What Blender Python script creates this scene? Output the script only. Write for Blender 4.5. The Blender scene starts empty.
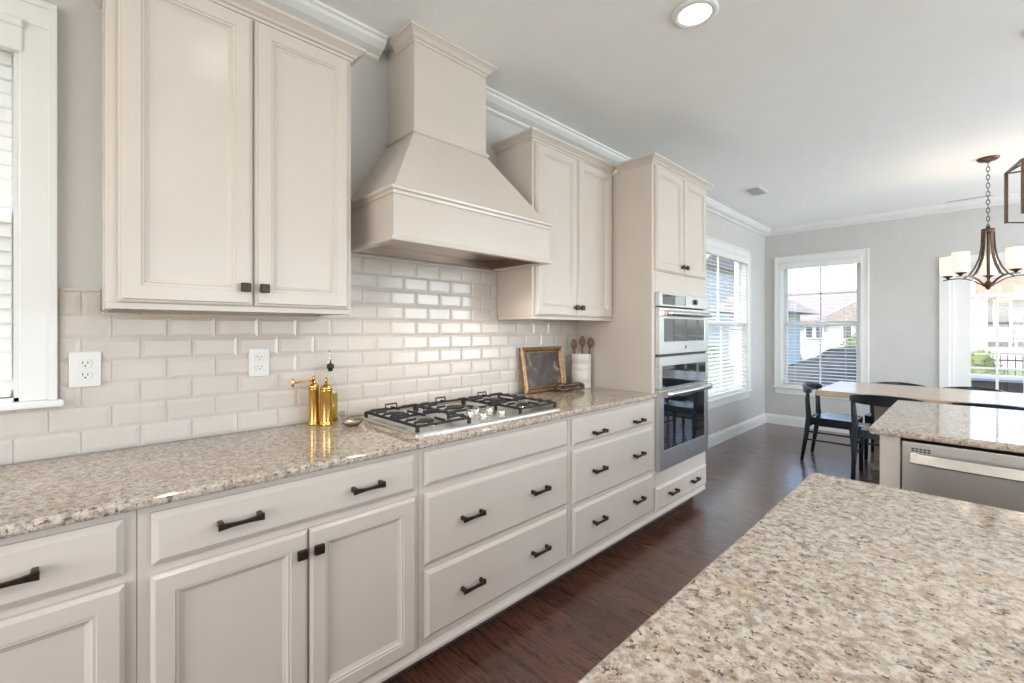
import bpy, bmesh, math, random
from mathutils import Vector, Matrix
random.seed(7)
C = bpy.context.scene.collection
PI = math.pi

# ------------------------------------------------------------------ camera
F_PX, VX, VY = 448.0, 971.5, 330.0
YAW = math.atan((VX - 512) / F_PX)
cam_d = bpy.data.cameras.new('camera'); cam = bpy.data.objects.new('camera', cam_d); C.objects.link(cam)
cam_d.sensor_fit = 'HORIZONTAL'; cam_d.sensor_width = 36.0
cam_d.lens = F_PX / 1024 * 36.0
cam_d.shift_y = -(341.5 - VY) / 1024
cam_d.clip_start = 0.02; cam_d.clip_end = 300
cam.location = (2.075, 0, 1.328)
cam.rotation_euler = (PI / 2, 0, YAW)
bpy.context.scene.camera = cam

# ------------------------------------------------------------------ sky, sun, added fill lamps, exposure
world = bpy.data.worlds.new('sky'); bpy.context.scene.world = world
world.use_nodes = True
wn = world.node_tree.nodes; wl = world.node_tree.links
bg = wn['Background']
sky = wn.new('ShaderNodeTexSky'); sky.sky_type = 'NISHITA'; sky.sun_disc = False
sky.sun_elevation = math.radians(48); sky.sun_rotation = math.radians(200)
sky.air_density = 1.0; sky.dust_density = 2.5; sky.ozone_density = 1.0
wl.new(sky.outputs[0], bg.inputs[0]); bg.inputs[1].default_value = 0.7
sun_d = bpy.data.lights.new('sun', 'SUN'); sun = bpy.data.objects.new('sun', sun_d); C.objects.link(sun)
sun_d.energy = 2.0; sun_d.angle = math.radians(2); sun_d.color = (1.0, 0.96, 0.9)
sun.rotation_euler = (math.radians(38), math.radians(-12), 0)   # shines towards +y: lights the house fronts, stays out of the room

def area(name, loc, rot, sx, sy, power, col):
    d = bpy.data.lights.new(name, 'AREA'); d.shape = 'RECTANGLE'; d.size = sx; d.size_y = sy
    d.energy = power; d.color = col
    o = bpy.data.objects.new(name, d); C.objects.link(o); o.location = loc; o.rotation_euler = rot
    return o
# fill lamps added at unseen right and rear windows, tilted up towards the ceiling
area('window_fill_right', (5.92, 2.2, 1.5), (0, PI / 2 + .9, 0), 1.9, 3.4, 62, (0.93, 0.97, 1.0))
area('window_fill_dining', (5.92, 5.65, 1.5), (0, PI / 2 + .6, 0), 2.2, 2.4, 185, (0.85, 0.93, 1.0))
area('window_fill_rear', (2.6, -2.92, 1.5), (PI / 2 + .4, 0, 0), 3.0, 1.9, 80, (1.0, 0.97, 0.93))
view = bpy.context.scene.view_settings
view.view_transform = 'Standard'; view.look = 'None'; view.gamma = 1.0; view.use_curve_mapping = False
view.exposure = 0.13

# ------------------------------------------------------------------ materials
def new_mat(name):
    m = bpy.data.materials.new(name); m.use_nodes = True
    return m, m.node_tree.nodes, m.node_tree.links, m.node_tree.nodes['Principled BSDF']
def setin(b, **k):
    for a, v in k.items():
        b.inputs[a.replace('_', ' ')].default_value = v
def plain(name, col, rough=0.5, metal=0.0, vary=0.03, scale=6.0, bump=0.0, bscale=200, coat=0.0):
    m, n, l, b = new_mat(name)
    tc = n.new('ShaderNodeTexCoord'); nz = n.new('ShaderNodeTexNoise'); nz.inputs['Scale'].default_value = scale
    l.new(tc.outputs['Object'], nz.inputs['Vector'])
    r = n.new('ShaderNodeValToRGB')
    r.color_ramp.elements[0].position = 0.3; r.color_ramp.elements[1].position = 0.7
    r.color_ramp.elements[0].color = (*[max(0, c * (1 - vary)) for c in col], 1)
    r.color_ramp.elements[1].color = (*[min(1, c * (1 + vary)) for c in col], 1)
    l.new(nz.outputs['Fac'], r.inputs[0]); l.new(r.outputs[0], b.inputs['Base Color'])
    setin(b, Roughness=rough, Metallic=metal); b.inputs['Coat Weight'].default_value = coat
    if bump:
        n2 = n.new('ShaderNodeTexNoise'); n2.inputs['Scale'].default_value = bscale
        l.new(tc.outputs['Object'], n2.inputs['Vector'])
        bp = n.new('ShaderNodeBump'); bp.inputs['Strength'].default_value = bump; bp.inputs['Distance'].default_value = 0.002
        l.new(n2.outputs['Fac'], bp.inputs['Height']); l.new(bp.outputs[0], b.inputs['Normal'])
    return m
def ramp(n, stops):
    r = n.new('ShaderNodeValToRGB'); e = r.color_ramp.elements
    while len(e) < len(stops): e.new(0.5)
    for q, (p, c) in zip(e, stops): q.position = p; q.color = (*c, 1)
    return r
def mixc(n, l, fac, a, b, typ='MIX'):
    m = n.new('ShaderNodeMix'); m.data_type = 'RGBA'; m.blend_type = typ
    for i, v in ((0, fac), (6, a), (7, b)):
        if isinstance(v, (int, float)): m.inputs[i].default_value = v
        elif isinstance(v, tuple): m.inputs[i].default_value = (*v, 1)
        else: l.new(v, m.inputs[i])
    return m.outputs[2]

def granite_mat():
    m, n, l, b = new_mat('granite')
    tc = n.new('ShaderNodeTexCoord')
    def noise(sc, det=4, rough=0.6, off=0):
        mp = n.new('ShaderNodeMapping'); mp.inputs['Location'].default_value = (off, off * .7, off * 1.3)
        l.new(tc.outputs['Object'], mp.inputs['Vector'])
        z = n.new('ShaderNodeTexNoise'); z.inputs['Scale'].default_value = sc; z.inputs['Detail'].default_value = det
        z.inputs['Roughness'].default_value = rough; l.new(mp.outputs[0], z.inputs['Vector']); return z.outputs['Fac']
    base = ramp(n, [(0.32, (.22, .15, .10)), (0.43, (.41, .335, .265)), (0.52, (.52, .455, .39)), (0.66, (.585, .545, .495))])
    l.new(noise(58, 5, .7), base.inputs[0])
    gold = ramp(n, [(0.60, (0, 0, 0)), (0.78, (1, 1, 1))]); l.new(noise(9, 3, .5, 5), gold.inputs[0])
    c1 = mixc(n, l, gold.outputs[0], base.outputs[0], (.47, .35, .24))
    v = n.new('ShaderNodeTexVoronoi'); v.inputs['Scale'].default_value = 165; l.new(tc.outputs['Object'], v.inputs['Vector'])
    sp = n.new('ShaderNodeSeparateColor'); l.new(v.outputs['Color'], sp.inputs[0])
    cell = ramp(n, [(0.0, (.62, .60, .57)), (0.5, (1, 1, 1)), (1.0, (1.16, 1.14, 1.1))]); l.new(sp.outputs[0], cell.inputs[0])
    c2 = mixc(n, l, 0.7, c1, cell.outputs[0], 'MULTIPLY')
    grey = ramp(n, [(0.56, (0, 0, 0)), (0.63, (1, 1, 1))]); l.new(noise(58, 4, .65, 11), grey.inputs[0])
    gm = n.new('ShaderNodeMath'); gm.operation = 'MULTIPLY'; gm.inputs[1].default_value = .75; l.new(grey.outputs[0], gm.inputs[0])
    c3 = mixc(n, l, gm.outputs[0], c2, (.25, .225, .205))
    dark = ramp(n, [(0.59, (0, 0, 0)), (0.635, (1, 1, 1))]); l.new(noise(92, 4, .6, 23), dark.inputs[0])
    c4 = mixc(n, l, dark.outputs[0], c3, (.13, .10, .085))
    l.new(c4, b.inputs['Base Color'])
    setin(b, Roughness=0.06); b.inputs['IOR'].default_value = 1.5
    return m
def wood_floor_mat():
    m, n, l, b = new_mat('dark_oak_planks')
    tc = n.new('ShaderNodeTexCoord')
    br = n.new('ShaderNodeTexBrick'); l.new(tc.outputs['Object'], br.inputs['Vector'])
    br.inputs['Scale'].default_value = 1.0; br.inputs['Brick Width'].default_value = 1.3; br.inputs['Row Height'].default_value = 0.127
    br.inputs['Mortar Size'].default_value = 0.0028; br.inputs['Mortar Smooth'].default_value = 0.3; br.inputs['Bias'].default_value = 0.0
    br.offset = 0.37; br.offset_frequency = 2
    br.inputs['Color1'].default_value = (.120, .050, .031, 1); br.inputs['Color2'].default_value = (.078, .034, .023, 1); br.inputs['Mortar'].default_value = (.012, .007, .006, 1)
    mp = n.new('ShaderNodeMapping'); mp.inputs['Scale'].default_value = (2.2, 26, 1); l.new(tc.outputs['Object'], mp.inputs['Vector'])
    nz = n.new('ShaderNodeTexNoise'); nz.inputs['Scale'].default_value = 3.0; nz.inputs['Detail'].default_value = 6; nz.inputs['Roughness'].default_value = .65; nz.inputs['Distortion'].default_value = .6
    l.new(mp.outputs[0], nz.inputs['Vector'])
    g = ramp(n, [(0.32, (.45, .42, .40)), (0.5, (1, 1, 1)), (0.72, (1.5, 1.45, 1.4))]); l.new(nz.outputs['Fac'], g.inputs[0])
    l.new(mixc(n, l, 1.0, br.outputs['Color'], g.outputs[0], 'MULTIPLY'), b.inputs['Base Color'])
    rr = n.new('ShaderNodeMapRange'); rr.inputs[3].default_value = .22; rr.inputs[4].default_value = .34; l.new(nz.outputs['Fac'], rr.inputs[0])
    l.new(rr.outputs[0], b.inputs['Roughness'])
    b.inputs['Coat Weight'].default_value = .6; b.inputs['Coat Roughness'].default_value = .16
    bp = n.new('ShaderNodeBump'); bp.inputs['Strength'].default_value = .25; bp.inputs['Distance'].default_value = .003
    l.new(nz.outputs['Fac'], bp.inputs['Height']); l.new(bp.outputs[0], b.inputs['Normal'])
    return m
def wood_mat(name, c0, c1, rough=.4, sc=(3, 30, 30)):
    m, n, l, b = new_mat(name)
    tc = n.new('ShaderNodeTexCoord'); mp = n.new('ShaderNodeMapping'); mp.inputs['Scale'].default_value = sc
    l.new(tc.outputs['Object'], mp.inputs['Vector'])
    nz = n.new('ShaderNodeTexNoise'); nz.inputs['Scale'].default_value = 2.0; nz.inputs['Detail'].default_value = 5; nz.inputs['Distortion'].default_value = .16
    l.new(mp.outputs[0], nz.inputs['Vector'])
    r = ramp(n, [(0.3, c0), (0.7, c1)]); l.new(nz.outputs['Fac'], r.inputs[0]); l.new(r.outputs[0], b.inputs['Base Color'])
    setin(b, Roughness=rough); return m
def brushed(name, col, rough=.28, sc=(3, 3, 400)):
    m, n, l, b = new_mat(name)
    tc = n.new('ShaderNodeTexCoord'); mp = n.new('ShaderNodeMapping'); mp.inputs['Scale'].default_value = sc
    l.new(tc.outputs['Object'], mp.inputs['Vector'])
    nz = n.new('ShaderNodeTexNoise'); nz.inputs['Scale'].default_value = 4.0; l.new(mp.outputs[0], nz.inputs['Vector'])
    rr = n.new('ShaderNodeMapRange'); rr.inputs[3].default_value = rough * .92; rr.inputs[4].default_value = rough * 1.1; l.new(nz.outputs['Fac'], rr.inputs[0])
    l.new(rr.outputs[0], b.inputs['Roughness'])
    setin(b, Metallic=1.0); b.inputs['Base Color'].default_value = (*col, 1); return m
def glass_mat(name, tint=(1, 1, 1), fac=.35):
    m = bpy.data.materials.new(name); m.use_nodes = True; n = m.node_tree.nodes; l = m.node_tree.links; n.clear()
    o = n.new('ShaderNodeOutputMaterial'); t = n.new('ShaderNodeBsdfTransparent'); t.inputs[0].default_value = (*tint, 1)
    g = n.new('ShaderNodeBsdfGlossy'); g.inputs['Roughness'].default_value = .02
    w = n.new('ShaderNodeLayerWeight'); w.inputs[0].default_value = .5
    p = n.new('ShaderNodeMath'); p.operation = 'POWER'; p.inputs[1].default_value = 4; l.new(w.outputs['Facing'], p.inputs[0])
    q = n.new('ShaderNodeMath'); q.operation = 'MULTIPLY_ADD'; q.inputs[1].default_value = fac; q.inputs[2].default_value = .04; l.new(p.outputs[0], q.inputs[0])
    mx = n.new('ShaderNodeMixShader'); l.new(q.outputs[0], mx.inputs[0]); l.new(t.outputs[0], mx.inputs[1]); l.new(g.outputs[0], mx.inputs[2])
    l.new(mx.outputs[0], o.inputs[0]); return m
def emit(name, col, s):
    m, n, l, b = new_mat(name); b.inputs['Base Color'].default_value = (*col, 1)
    b.inputs['Emission Color'].default_value = (*col, 1); b.inputs['Emission Strength'].default_value = s; return m
def siding_mat(name, col, pitch=.16):
    m, n, l, b = new_mat(name)
    tc = n.new('ShaderNodeTexCoord'); sp = n.new('ShaderNodeSeparateXYZ'); l.new(tc.outputs['Object'], sp.inputs[0])
    d = n.new('ShaderNodeMath'); d.operation = 'DIVIDE'; d.inputs[1].default_value = pitch; l.new(sp.outputs['Z'], d.inputs[0])
    fr = n.new('ShaderNodeMath'); fr.operation = 'FRACT'; l.new(d.outputs[0], fr.inputs[0])
    bp = n.new('ShaderNodeBump'); bp.invert = True; bp.inputs['Strength'].default_value = .8; bp.inputs['Distance'].default_value = .02
    l.new(fr.outputs[0], bp.inputs['Height']); l.new(bp.outputs[0], b.inputs['Normal'])
    b.inputs['Base Color'].default_value = (*col, 1); setin(b, Roughness=.6); return m

M = {}
M['cab'] = plain('cream_cabinet_paint', (.63, .565, .508), .24, vary=.012)
M['cab_in'] = plain('raw_maple_underside', (.62, .42, .22), .5)
M['wall'] = plain('greige_wall_paint', (.585, .575, .56), .6, vary=.015, bump=.05)
M['ceil'] = plain('white_ceiling_paint', (.92, .92, .915), .7, vary=.01, bump=.05)
M['trim'] = plain('white_trim_paint', (.80, .80, .79), .35, vary=.01)
M['tile'] = plain('glazed_white_tile', (.61, .555, .51), .15, vary=.02, scale=9); M['tile'].node_tree.nodes['Principled BSDF'].inputs['Specular IOR Level'].default_value = .4
M['grout'] = plain('pale_grout', (.66, .62, .57), .8, vary=.03, scale=60)
M['granite'] = granite_mat()
M['floor'] = wood_floor_mat()
M['steel'] = brushed('brushed_steel', (.66, .66, .66), .30)
M['steel_v'] = brushed('brushed_steel_dark', (.50, .48, .45), .33, (400, 3, 3))
M['hoodsteel'] = brushed('brushed_hood_steel', (.36, .29, .235), .30, (3, 300, 300))
M['chrome'] = plain('satin_nickel', (.72, .70, .67), .2, 1.0)
M['bronze'] = plain('oil_rubbed_bronze', (.055, .035, .026), .35, .7, vary=.25, scale=90)
M['iron'] = plain('black_cast_iron', (.022, .020, .020), .5, .2, vary=.2, scale=120)
M['black'] = plain('black_plastic', (.015, .015, .017), .3)
M['blackglass'] = plain('black_oven_glass', (.012, .014, .018), .03, coat=1.0)
M['brass'] = plain('polished_brass', (.72, .43, .13), .22, 1.0, vary=.08, scale=40)
M['gold'] = plain('antique_gold_leaf', (.34, .215, .115), .38, .75, vary=.4, scale=50)
M['pewter'] = plain('hammered_pewter', (.33, .30, .25), .35, .9, vary=.2, scale=60)
M['ceramic'] = plain('white_ceramic', (.80, .76, .70), .25, vary=.02)
M['spoonwood'] = wood_mat('dark_wood_spoon', (.10, .05, .03), (.22, .12, .07), .5)
M['chainwood'] = wood_mat('brown_wood_link', (.035, .02, .012), (.13, .075, .04), .25)
M['table'] = wood_mat('pale_oak', (.50, .37, .27), (.62, .48, .36), .22)
M['tablebase'] = wood_mat('greyed_oak', (.30, .24, .19), (.40, .33, .27), .5)
M['chair'] = plain('navy_black_lacquer', (.010, .016, .022), .25, vary=.1)
M['seatcord'] = plain('dark_lacquered_seat', (.016, .021, .028), .16)
M['plastic'] = plain('white_plastic', (.76, .75, .73), .3, vary=.01)
M['slat'] = plain('white_blind_slat', (.84, .84, .82), .4, vary=.01)
M['glass'] = glass_mat('window_glass')
M['bottle'] = glass_mat('bottle_glass', (.96, .97, .95))
M['oil'] = glass_mat('olive_oil', (.86, .72, .20))
M['shade'] = emit('lit_opal_glass', (1.0, .86, .72), .5)
M['lens'] = emit('lit_downlight_lens', (1.0, .95, .88), 6)
M['copper'] = plain('aged_copper_bronze', (.13, .08, .058), .35, .8, vary=.25, scale=40)
M['lawn'] = plain('lawn_green', (.13, .18, .06), .9, vary=.35, scale=3)
M['leaf'] = plain('shrub_leaves', (.12, .155, .05), .7, vary=.4, scale=30)
M['concrete'] = plain('pale_concrete', (.45, .44, .42), .8, vary=.05)
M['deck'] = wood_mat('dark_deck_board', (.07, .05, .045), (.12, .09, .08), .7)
M['fence'] = plain('black_fence_metal', (.02, .02, .022), .5)
M['siding_w'] = siding_mat('white_siding', (.58, .58, .57))
M['siding_p'] = siding_mat('pale_grey_siding', (.46, .47, .48))
M['siding_g'] = siding_mat('grey_siding', (.20, .20, .23))
M['siding_b'] = siding_mat('pale_blue_siding', (.36, .42, .47))
M['shingle'] = plain('grey_brown_shingles', (.27, .23, .21), .85, vary=.25, scale=8)
M['shingle_o'] = plain('terracotta_shingles', (.30, .19, .13), .85, vary=.25, scale=8)
M['pane_dark'] = plain('dark_house_window', (.10, .12, .15), .1)
M['cover'] = plain('charcoal_canvas', (.07, .075, .085), .8, vary=.2, scale=10)
M['cushion'] = plain('white_cushion', (.75, .75, .74), .7)
def art_mat():
    m, n, l, b = new_mat('dark_mottled_print')
    tc = n.new('ShaderNodeTexCoord'); nz = n.new('ShaderNodeTexNoise'); nz.inputs['Scale'].default_value = 9; nz.inputs['Detail'].default_value = 6; nz.inputs['Distortion'].default_value = 1.2
    l.new(tc.outputs['Object'], nz.inputs['Vector'])
    r = ramp(n, [(0.35, (.050, .036, .034)), (0.55, (.085, .062, .055)), (0.66, (.18, .125, .08)), (.76, (.5, .4, .28))]); l.new(nz.outputs['Fac'], r.inputs[0])
    l.new(r.outputs[0], b.inputs['Base Color']); setin(b, Roughness=.5); return m
M['art'] = art_mat()

# ------------------------------------------------------------------ mesh helpers
def box(bm, x0, x1, y0, y1, z0, z1, bev=0.0, seg=1):
    b2 = bmesh.new() if bev else bm
    vs = [b2.verts.new((x, y, z)) for x in (x0, x1) for y in (y0, y1) for z in (z0, z1)]
    for f in ((0, 1, 3, 2), (4, 6, 7, 5), (0, 4, 5, 1), (2, 3, 7, 6), (0, 2, 6, 4), (1, 5, 7, 3)):
        b2.faces.new([vs[i] for i in f])
    if bev:
        bmesh.ops.bevel(b2, geom=b2.edges[:], offset=bev, segments=seg, affect='EDGES', profile=.5)
        merge(bm, b2)
def merge(bm, b2, mat=None):
    mp = {}
    for v in b2.verts: mp[v] = bm.verts.new(mat @ v.co if mat else v.co)
    for f in b2.faces:
        nf = bm.faces.new([mp[v] for v in f.verts]); nf.smooth = f.smooth
    b2.free()
def ring_faces(bm, a, b, smooth=False):
    n = len(a)
    for i in range(n):
        f = bm.faces.new((a[i], a[(i + 1) % n], b[(i + 1) % n], b[i])); f.smooth = smooth
def frame_axes(d):
    d = d.normalized(); up = Vector((0, 0, 1)) if abs(d.z) < .95 else Vector((1, 0, 0))
    a = d.cross(up).normalized(); return a, a.cross(d).normalized()
def tube(bm, pts, r, seg=10, cap=True, closed=False, smooth=True):
    pts = [Vector(p) for p in pts]; n = len(pts); rings = []
    rs = r if isinstance(r, (list, tuple)) else [r] * n
    pa = None
    for i, p in enumerate(pts):
        if closed: d = pts[(i + 1) % n] - pts[i - 1]
        else: d = pts[min(i + 1, n - 1)] - pts[max(i - 1, 0)]
        d.normalize()
        if pa is None: a, b = frame_axes(d)
        else:
            a = pa - d * pa.dot(d)
            if a.length < 1e-5: a, b = frame_axes(d)
            a.normalize(); b = a.cross(d)
        pa = a
        rings.append([bm.verts.new(p + (a * math.cos(2 * PI * k / seg) + b * math.sin(2 * PI * k / seg)) * rs[i]) for k in range(seg)])
    for i in range(n - 1 + (1 if closed else 0)): ring_faces(bm, rings[i], rings[(i + 1) % n], smooth)
    if cap and not closed:
        bm.faces.new(rings[0]); bm.faces.new(rings[-1])
def lathe(bm, prof, c=(0, 0, 0), seg=24, smooth=True, mat=None):
    rings = []
    mt = mat or Matrix.Translation(c)
    for r, z in prof:
        if r < 1e-6: rings.append([bm.verts.new(mt @ Vector((0, 0, z)))])
        else: rings.append([bm.verts.new(mt @ Vector((r * math.cos(2 * PI * k / seg), r * math.sin(2 * PI * k / seg), z))) for k in range(seg)])
    for a, b in zip(rings, rings[1:]):
        if len(a) == 1 and len(b) == 1: continue
        if len(a) == 1:
            for k in range(seg): f = bm.faces.new((a[0], b[k], b[(k + 1) % seg])); f.smooth = smooth
        elif len(b) == 1:
            for k in range(seg): f = bm.faces.new((a[k], a[(k + 1) % seg], b[0])); f.smooth = smooth
        else: ring_faces(bm, a, b, smooth)
    if len(rings[0]) > 1: bm.faces.new(rings[0])
    if len(rings[-1]) > 1: bm.faces.new(rings[-1])
def sweep(bm, path, prof, closed=False, caps=True):
    """path: list of (x,y); prof: list of (out, z); out is measured to the right of the path direction; mitred corners."""
    P = [Vector(p) for p in path]; n = len(P); rings = []
    for i in range(n):
        ds = []
        if closed or i > 0: ds.append((P[i] - P[i - 1]).normalized())
        if closed or i < n - 1: ds.append((P[(i + 1) % n] - P[i]).normalized())
        ns = [Vector((d.y, -d.x)) for d in ds]
        if len(ns) == 2:
            m = (ns[0] + ns[1]); m.normalize(); m = m / max(.2, m.dot(ns[0]))
        else: m = ns[0]
        rings.append([bm.verts.new((P[i].x + m.x * o, P[i].y + m.y * o, z)) for o, z in prof])
    for i in range(n - 1 + (1 if closed else 0)): ring_faces(bm, rings[i], rings[(i + 1) % n])
    if caps and not closed: bm.faces.new(rings[0]); bm.faces.new(rings[-1])
def prism(bm, poly, axis, a0, a1):
    """extrude a closed polygon (list of 2-D points in the two other axes, in xyz order) between a0 and a1 of the axis."""
    def P(p, a):
        q = list(p); q.insert(axis, a); return q
    A = [bm.verts.new(P(p, a0)) for p in poly]; B = [bm.verts.new(P(p, a1)) for p in poly]
    ring_faces(bm, A, B); bm.faces.new(A); bm.faces.new(B)
def panel(bm, x, y0, y1, z0, z1, prof):
    """door or drawer front facing +x: rings of (inset, height above x)"""
    rings = []
    for ins, h in prof:
        rings.append([bm.verts.new((x + h, y, z)) for y, z in ((y0 + ins, z0 + ins), (y1 - ins, z0 + ins), (y1 - ins, z1 - ins), (y0 + ins, z1 - ins))])
    for a, b in zip(rings, rings[1:]): ring_faces(bm, a, b)
    bm.faces.new(rings[-1]); bm.faces.new(rings[0][::-1])
DOOR = [(0, 0), (0, .012), (.003, .0155), (.010, .020), (.050, .020), (.052, .0165), (.058, .0165), (.062, .011), (.072, .006)]
UDOOR = [(0, 0), (0, .009), (.004, .013), (.008, .014), (.011, .020), (.052, .020), (.054, .0165), (.060, .0165), (.064, .011), (.074, .006)]
DRAWER = [(0, 0), (0, .009), (.003, .011), (.015, .020)]

def origin_of(o):
    v = Vector((0, 0, 0))
    while o: v += o.location; o = o.parent
    return v
def obj(name, bm, m, parent=None, label=None, local=False):
    if parent is not None and not local:
        bmesh.ops.translate(bm, verts=bm.verts[:], vec=-origin_of(parent))
    bmesh.ops.recalc_face_normals(bm, faces=bm.faces[:])
    me = bpy.data.meshes.new(name); bm.to_mesh(me); bm.free(); me.materials.append(m)
    o = bpy.data.objects.new(name, me); C.objects.link(o)
    if parent is not None: o.parent = parent
    if label: o['label'] = label
    return o
def tag(o, label, cat, group=None):
    o['label'] = label; o['category'] = cat
    if group: o['group'] = group
    return o
def thing(name, label, cat, loc=(0, 0, 0), group=None):
    o = bpy.data.objects.new(name, None); C.objects.link(o); o.location = loc
    o.empty_display_size = .1
    return tag(o, label, cat, group)
def based(name, bm, m, base):
    """a top-level mesh whose origin sits at its base"""
    bmesh.ops.translate(bm, verts=bm.verts[:], vec=-Vector(base))
    o = obj(name, bm, m); o.location = base; return o
def struct(name, bm, m, parent=None):
    o = obj(name, bm, m, parent)
    if parent is None: o['kind'] = 'structure'
    return o
def copy_thing(root, loc, rotz=0.0, label=None, group=None):
    r = root.copy(); C.objects.link(r); r.location = loc; r.rotation_euler = (0, 0, rotz)
    if label: r['label'] = label
    if group: r['group'] = group
    def kids(src, dst):
        for ch in list(src.children):
            c = ch.copy(); C.objects.link(c); c.parent = dst; kids(ch, c)
    kids(root, r); return r
def B(): return bmesh.new()

# ------------------------------------------------------------------ room shell
YC, CEIL, XR, YB = 7.1, 2.743, 5.8, -2.8
bm = B(); box(bm, -.15, XR + .15, YB - .15, YC + .15, -.08, 0); struct('floor', bm, M['floor'])
bm = B(); box(bm, -.15, XR + .15, YB - .15, YC + .15, CEIL, CEIL + .1); struct('ceiling', bm, M['ceil'])
def wall_with_holes(bm, mk, a0, a1, holes):
    """mk(bm,a0,a1,z0,z1) adds a slab; holes = sorted list of (a0,a1,z0,z1)"""
    cur = a0
    for h0, h1, z0, z1 in holes:
        if h0 > cur: mk(bm, cur, h0, 0, CEIL)
        if z0 > 0: mk(bm, h0, h1, 0, z0)
        if z1 < CEIL: mk(bm, h0, h1, z1, CEIL)
        cur = h1
    if cur < a1: mk(bm, cur, a1, 0, CEIL)
WT = .15
LW = (-1.10, -.125, 1.105, 2.285)       # window over the counter, left of the cabinets (y0,y1,z0,z1)
LF = (4.95, 6.36, .54, 2.29)            # window beyond the oven tower
FW = (.215, 1.10, .54, 2.265)           # window in the far wall (x0,x1,z0,z1)
FD = (1.905, 3.70, 0.0, 2.07)           # glazed door in the far wall
bm = B(); wall_with_holes(bm, lambda b, a, c, z0, z1: box(b, -WT, 0, a, c, z0, z1), YB, YC, [LW, LF]); struct('wall_left', bm, M['wall'])
bm = B(); wall_with_holes(bm, lambda b, a, c, z0, z1: box(b, a, c, YC, YC + WT, z0, z1), -WT, XR + WT, [FW, FD]); struct('wall_far', bm, M['wall'])
bm = B(); wall_with_holes(bm, lambda b, a, c, z0, z1: box(b, XR, XR + WT, a, c, z0, z1), YB, YC, [(.4, 4.0, .5, 2.5), (4.4, 6.9, .35, 2.6)]); struct('wall_right', bm, M['wall'])
bm = B(); wall_with_holes(bm, lambda b, a, c, z0, z1: box(b, a, c, YB - WT, YB, z0, z1), -WT, XR + WT, [(1.0, 4.2, .5, 2.5)]); struct('wall_rear', bm, M['wall'])

CROWN = [(0, CEIL), (.115, CEIL), (.115, CEIL - .012), (.104, CEIL - .017), (.096, CEIL - .030), (.070, CEIL - .050), (.042, CEIL - .060), (.030, CEIL - .064), (.026, CEIL - .072), (.014, CEIL - .078), (0, CEIL - .080)]
def crown(name, p0, p1, ends=(0, 0)):
    bm = B(); sweep(bm, [p0, p1], CROWN); return struct(name, bm, M['trim'])
# path direction chosen so that 'out' points into the room
bm = B(); sweep(bm, [(0, YB), (0, 1.078)], CROWN); struct('trim_1', bm, M['trim'])
bm = B(); sweep(bm, [(0, 1.62), (0, YC), (XR, YC)], CROWN); struct('trim_2', bm, M['trim'])
BASEP = [(0, 0), (.017, 0), (.017, .105), (.012, .118), (.010, .132), (0, .135)]
bm = B(); sweep(bm, [(0, 3.58), (0, YC), (FD[0] - .1, YC)], BASEP); struct('baseboard_left', bm, M['trim'])
bm = B(); sweep(bm, [(FD[1] + .1, YC), (XR, YC)], BASEP); struct('baseboard_far', bm, M['trim'])

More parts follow.
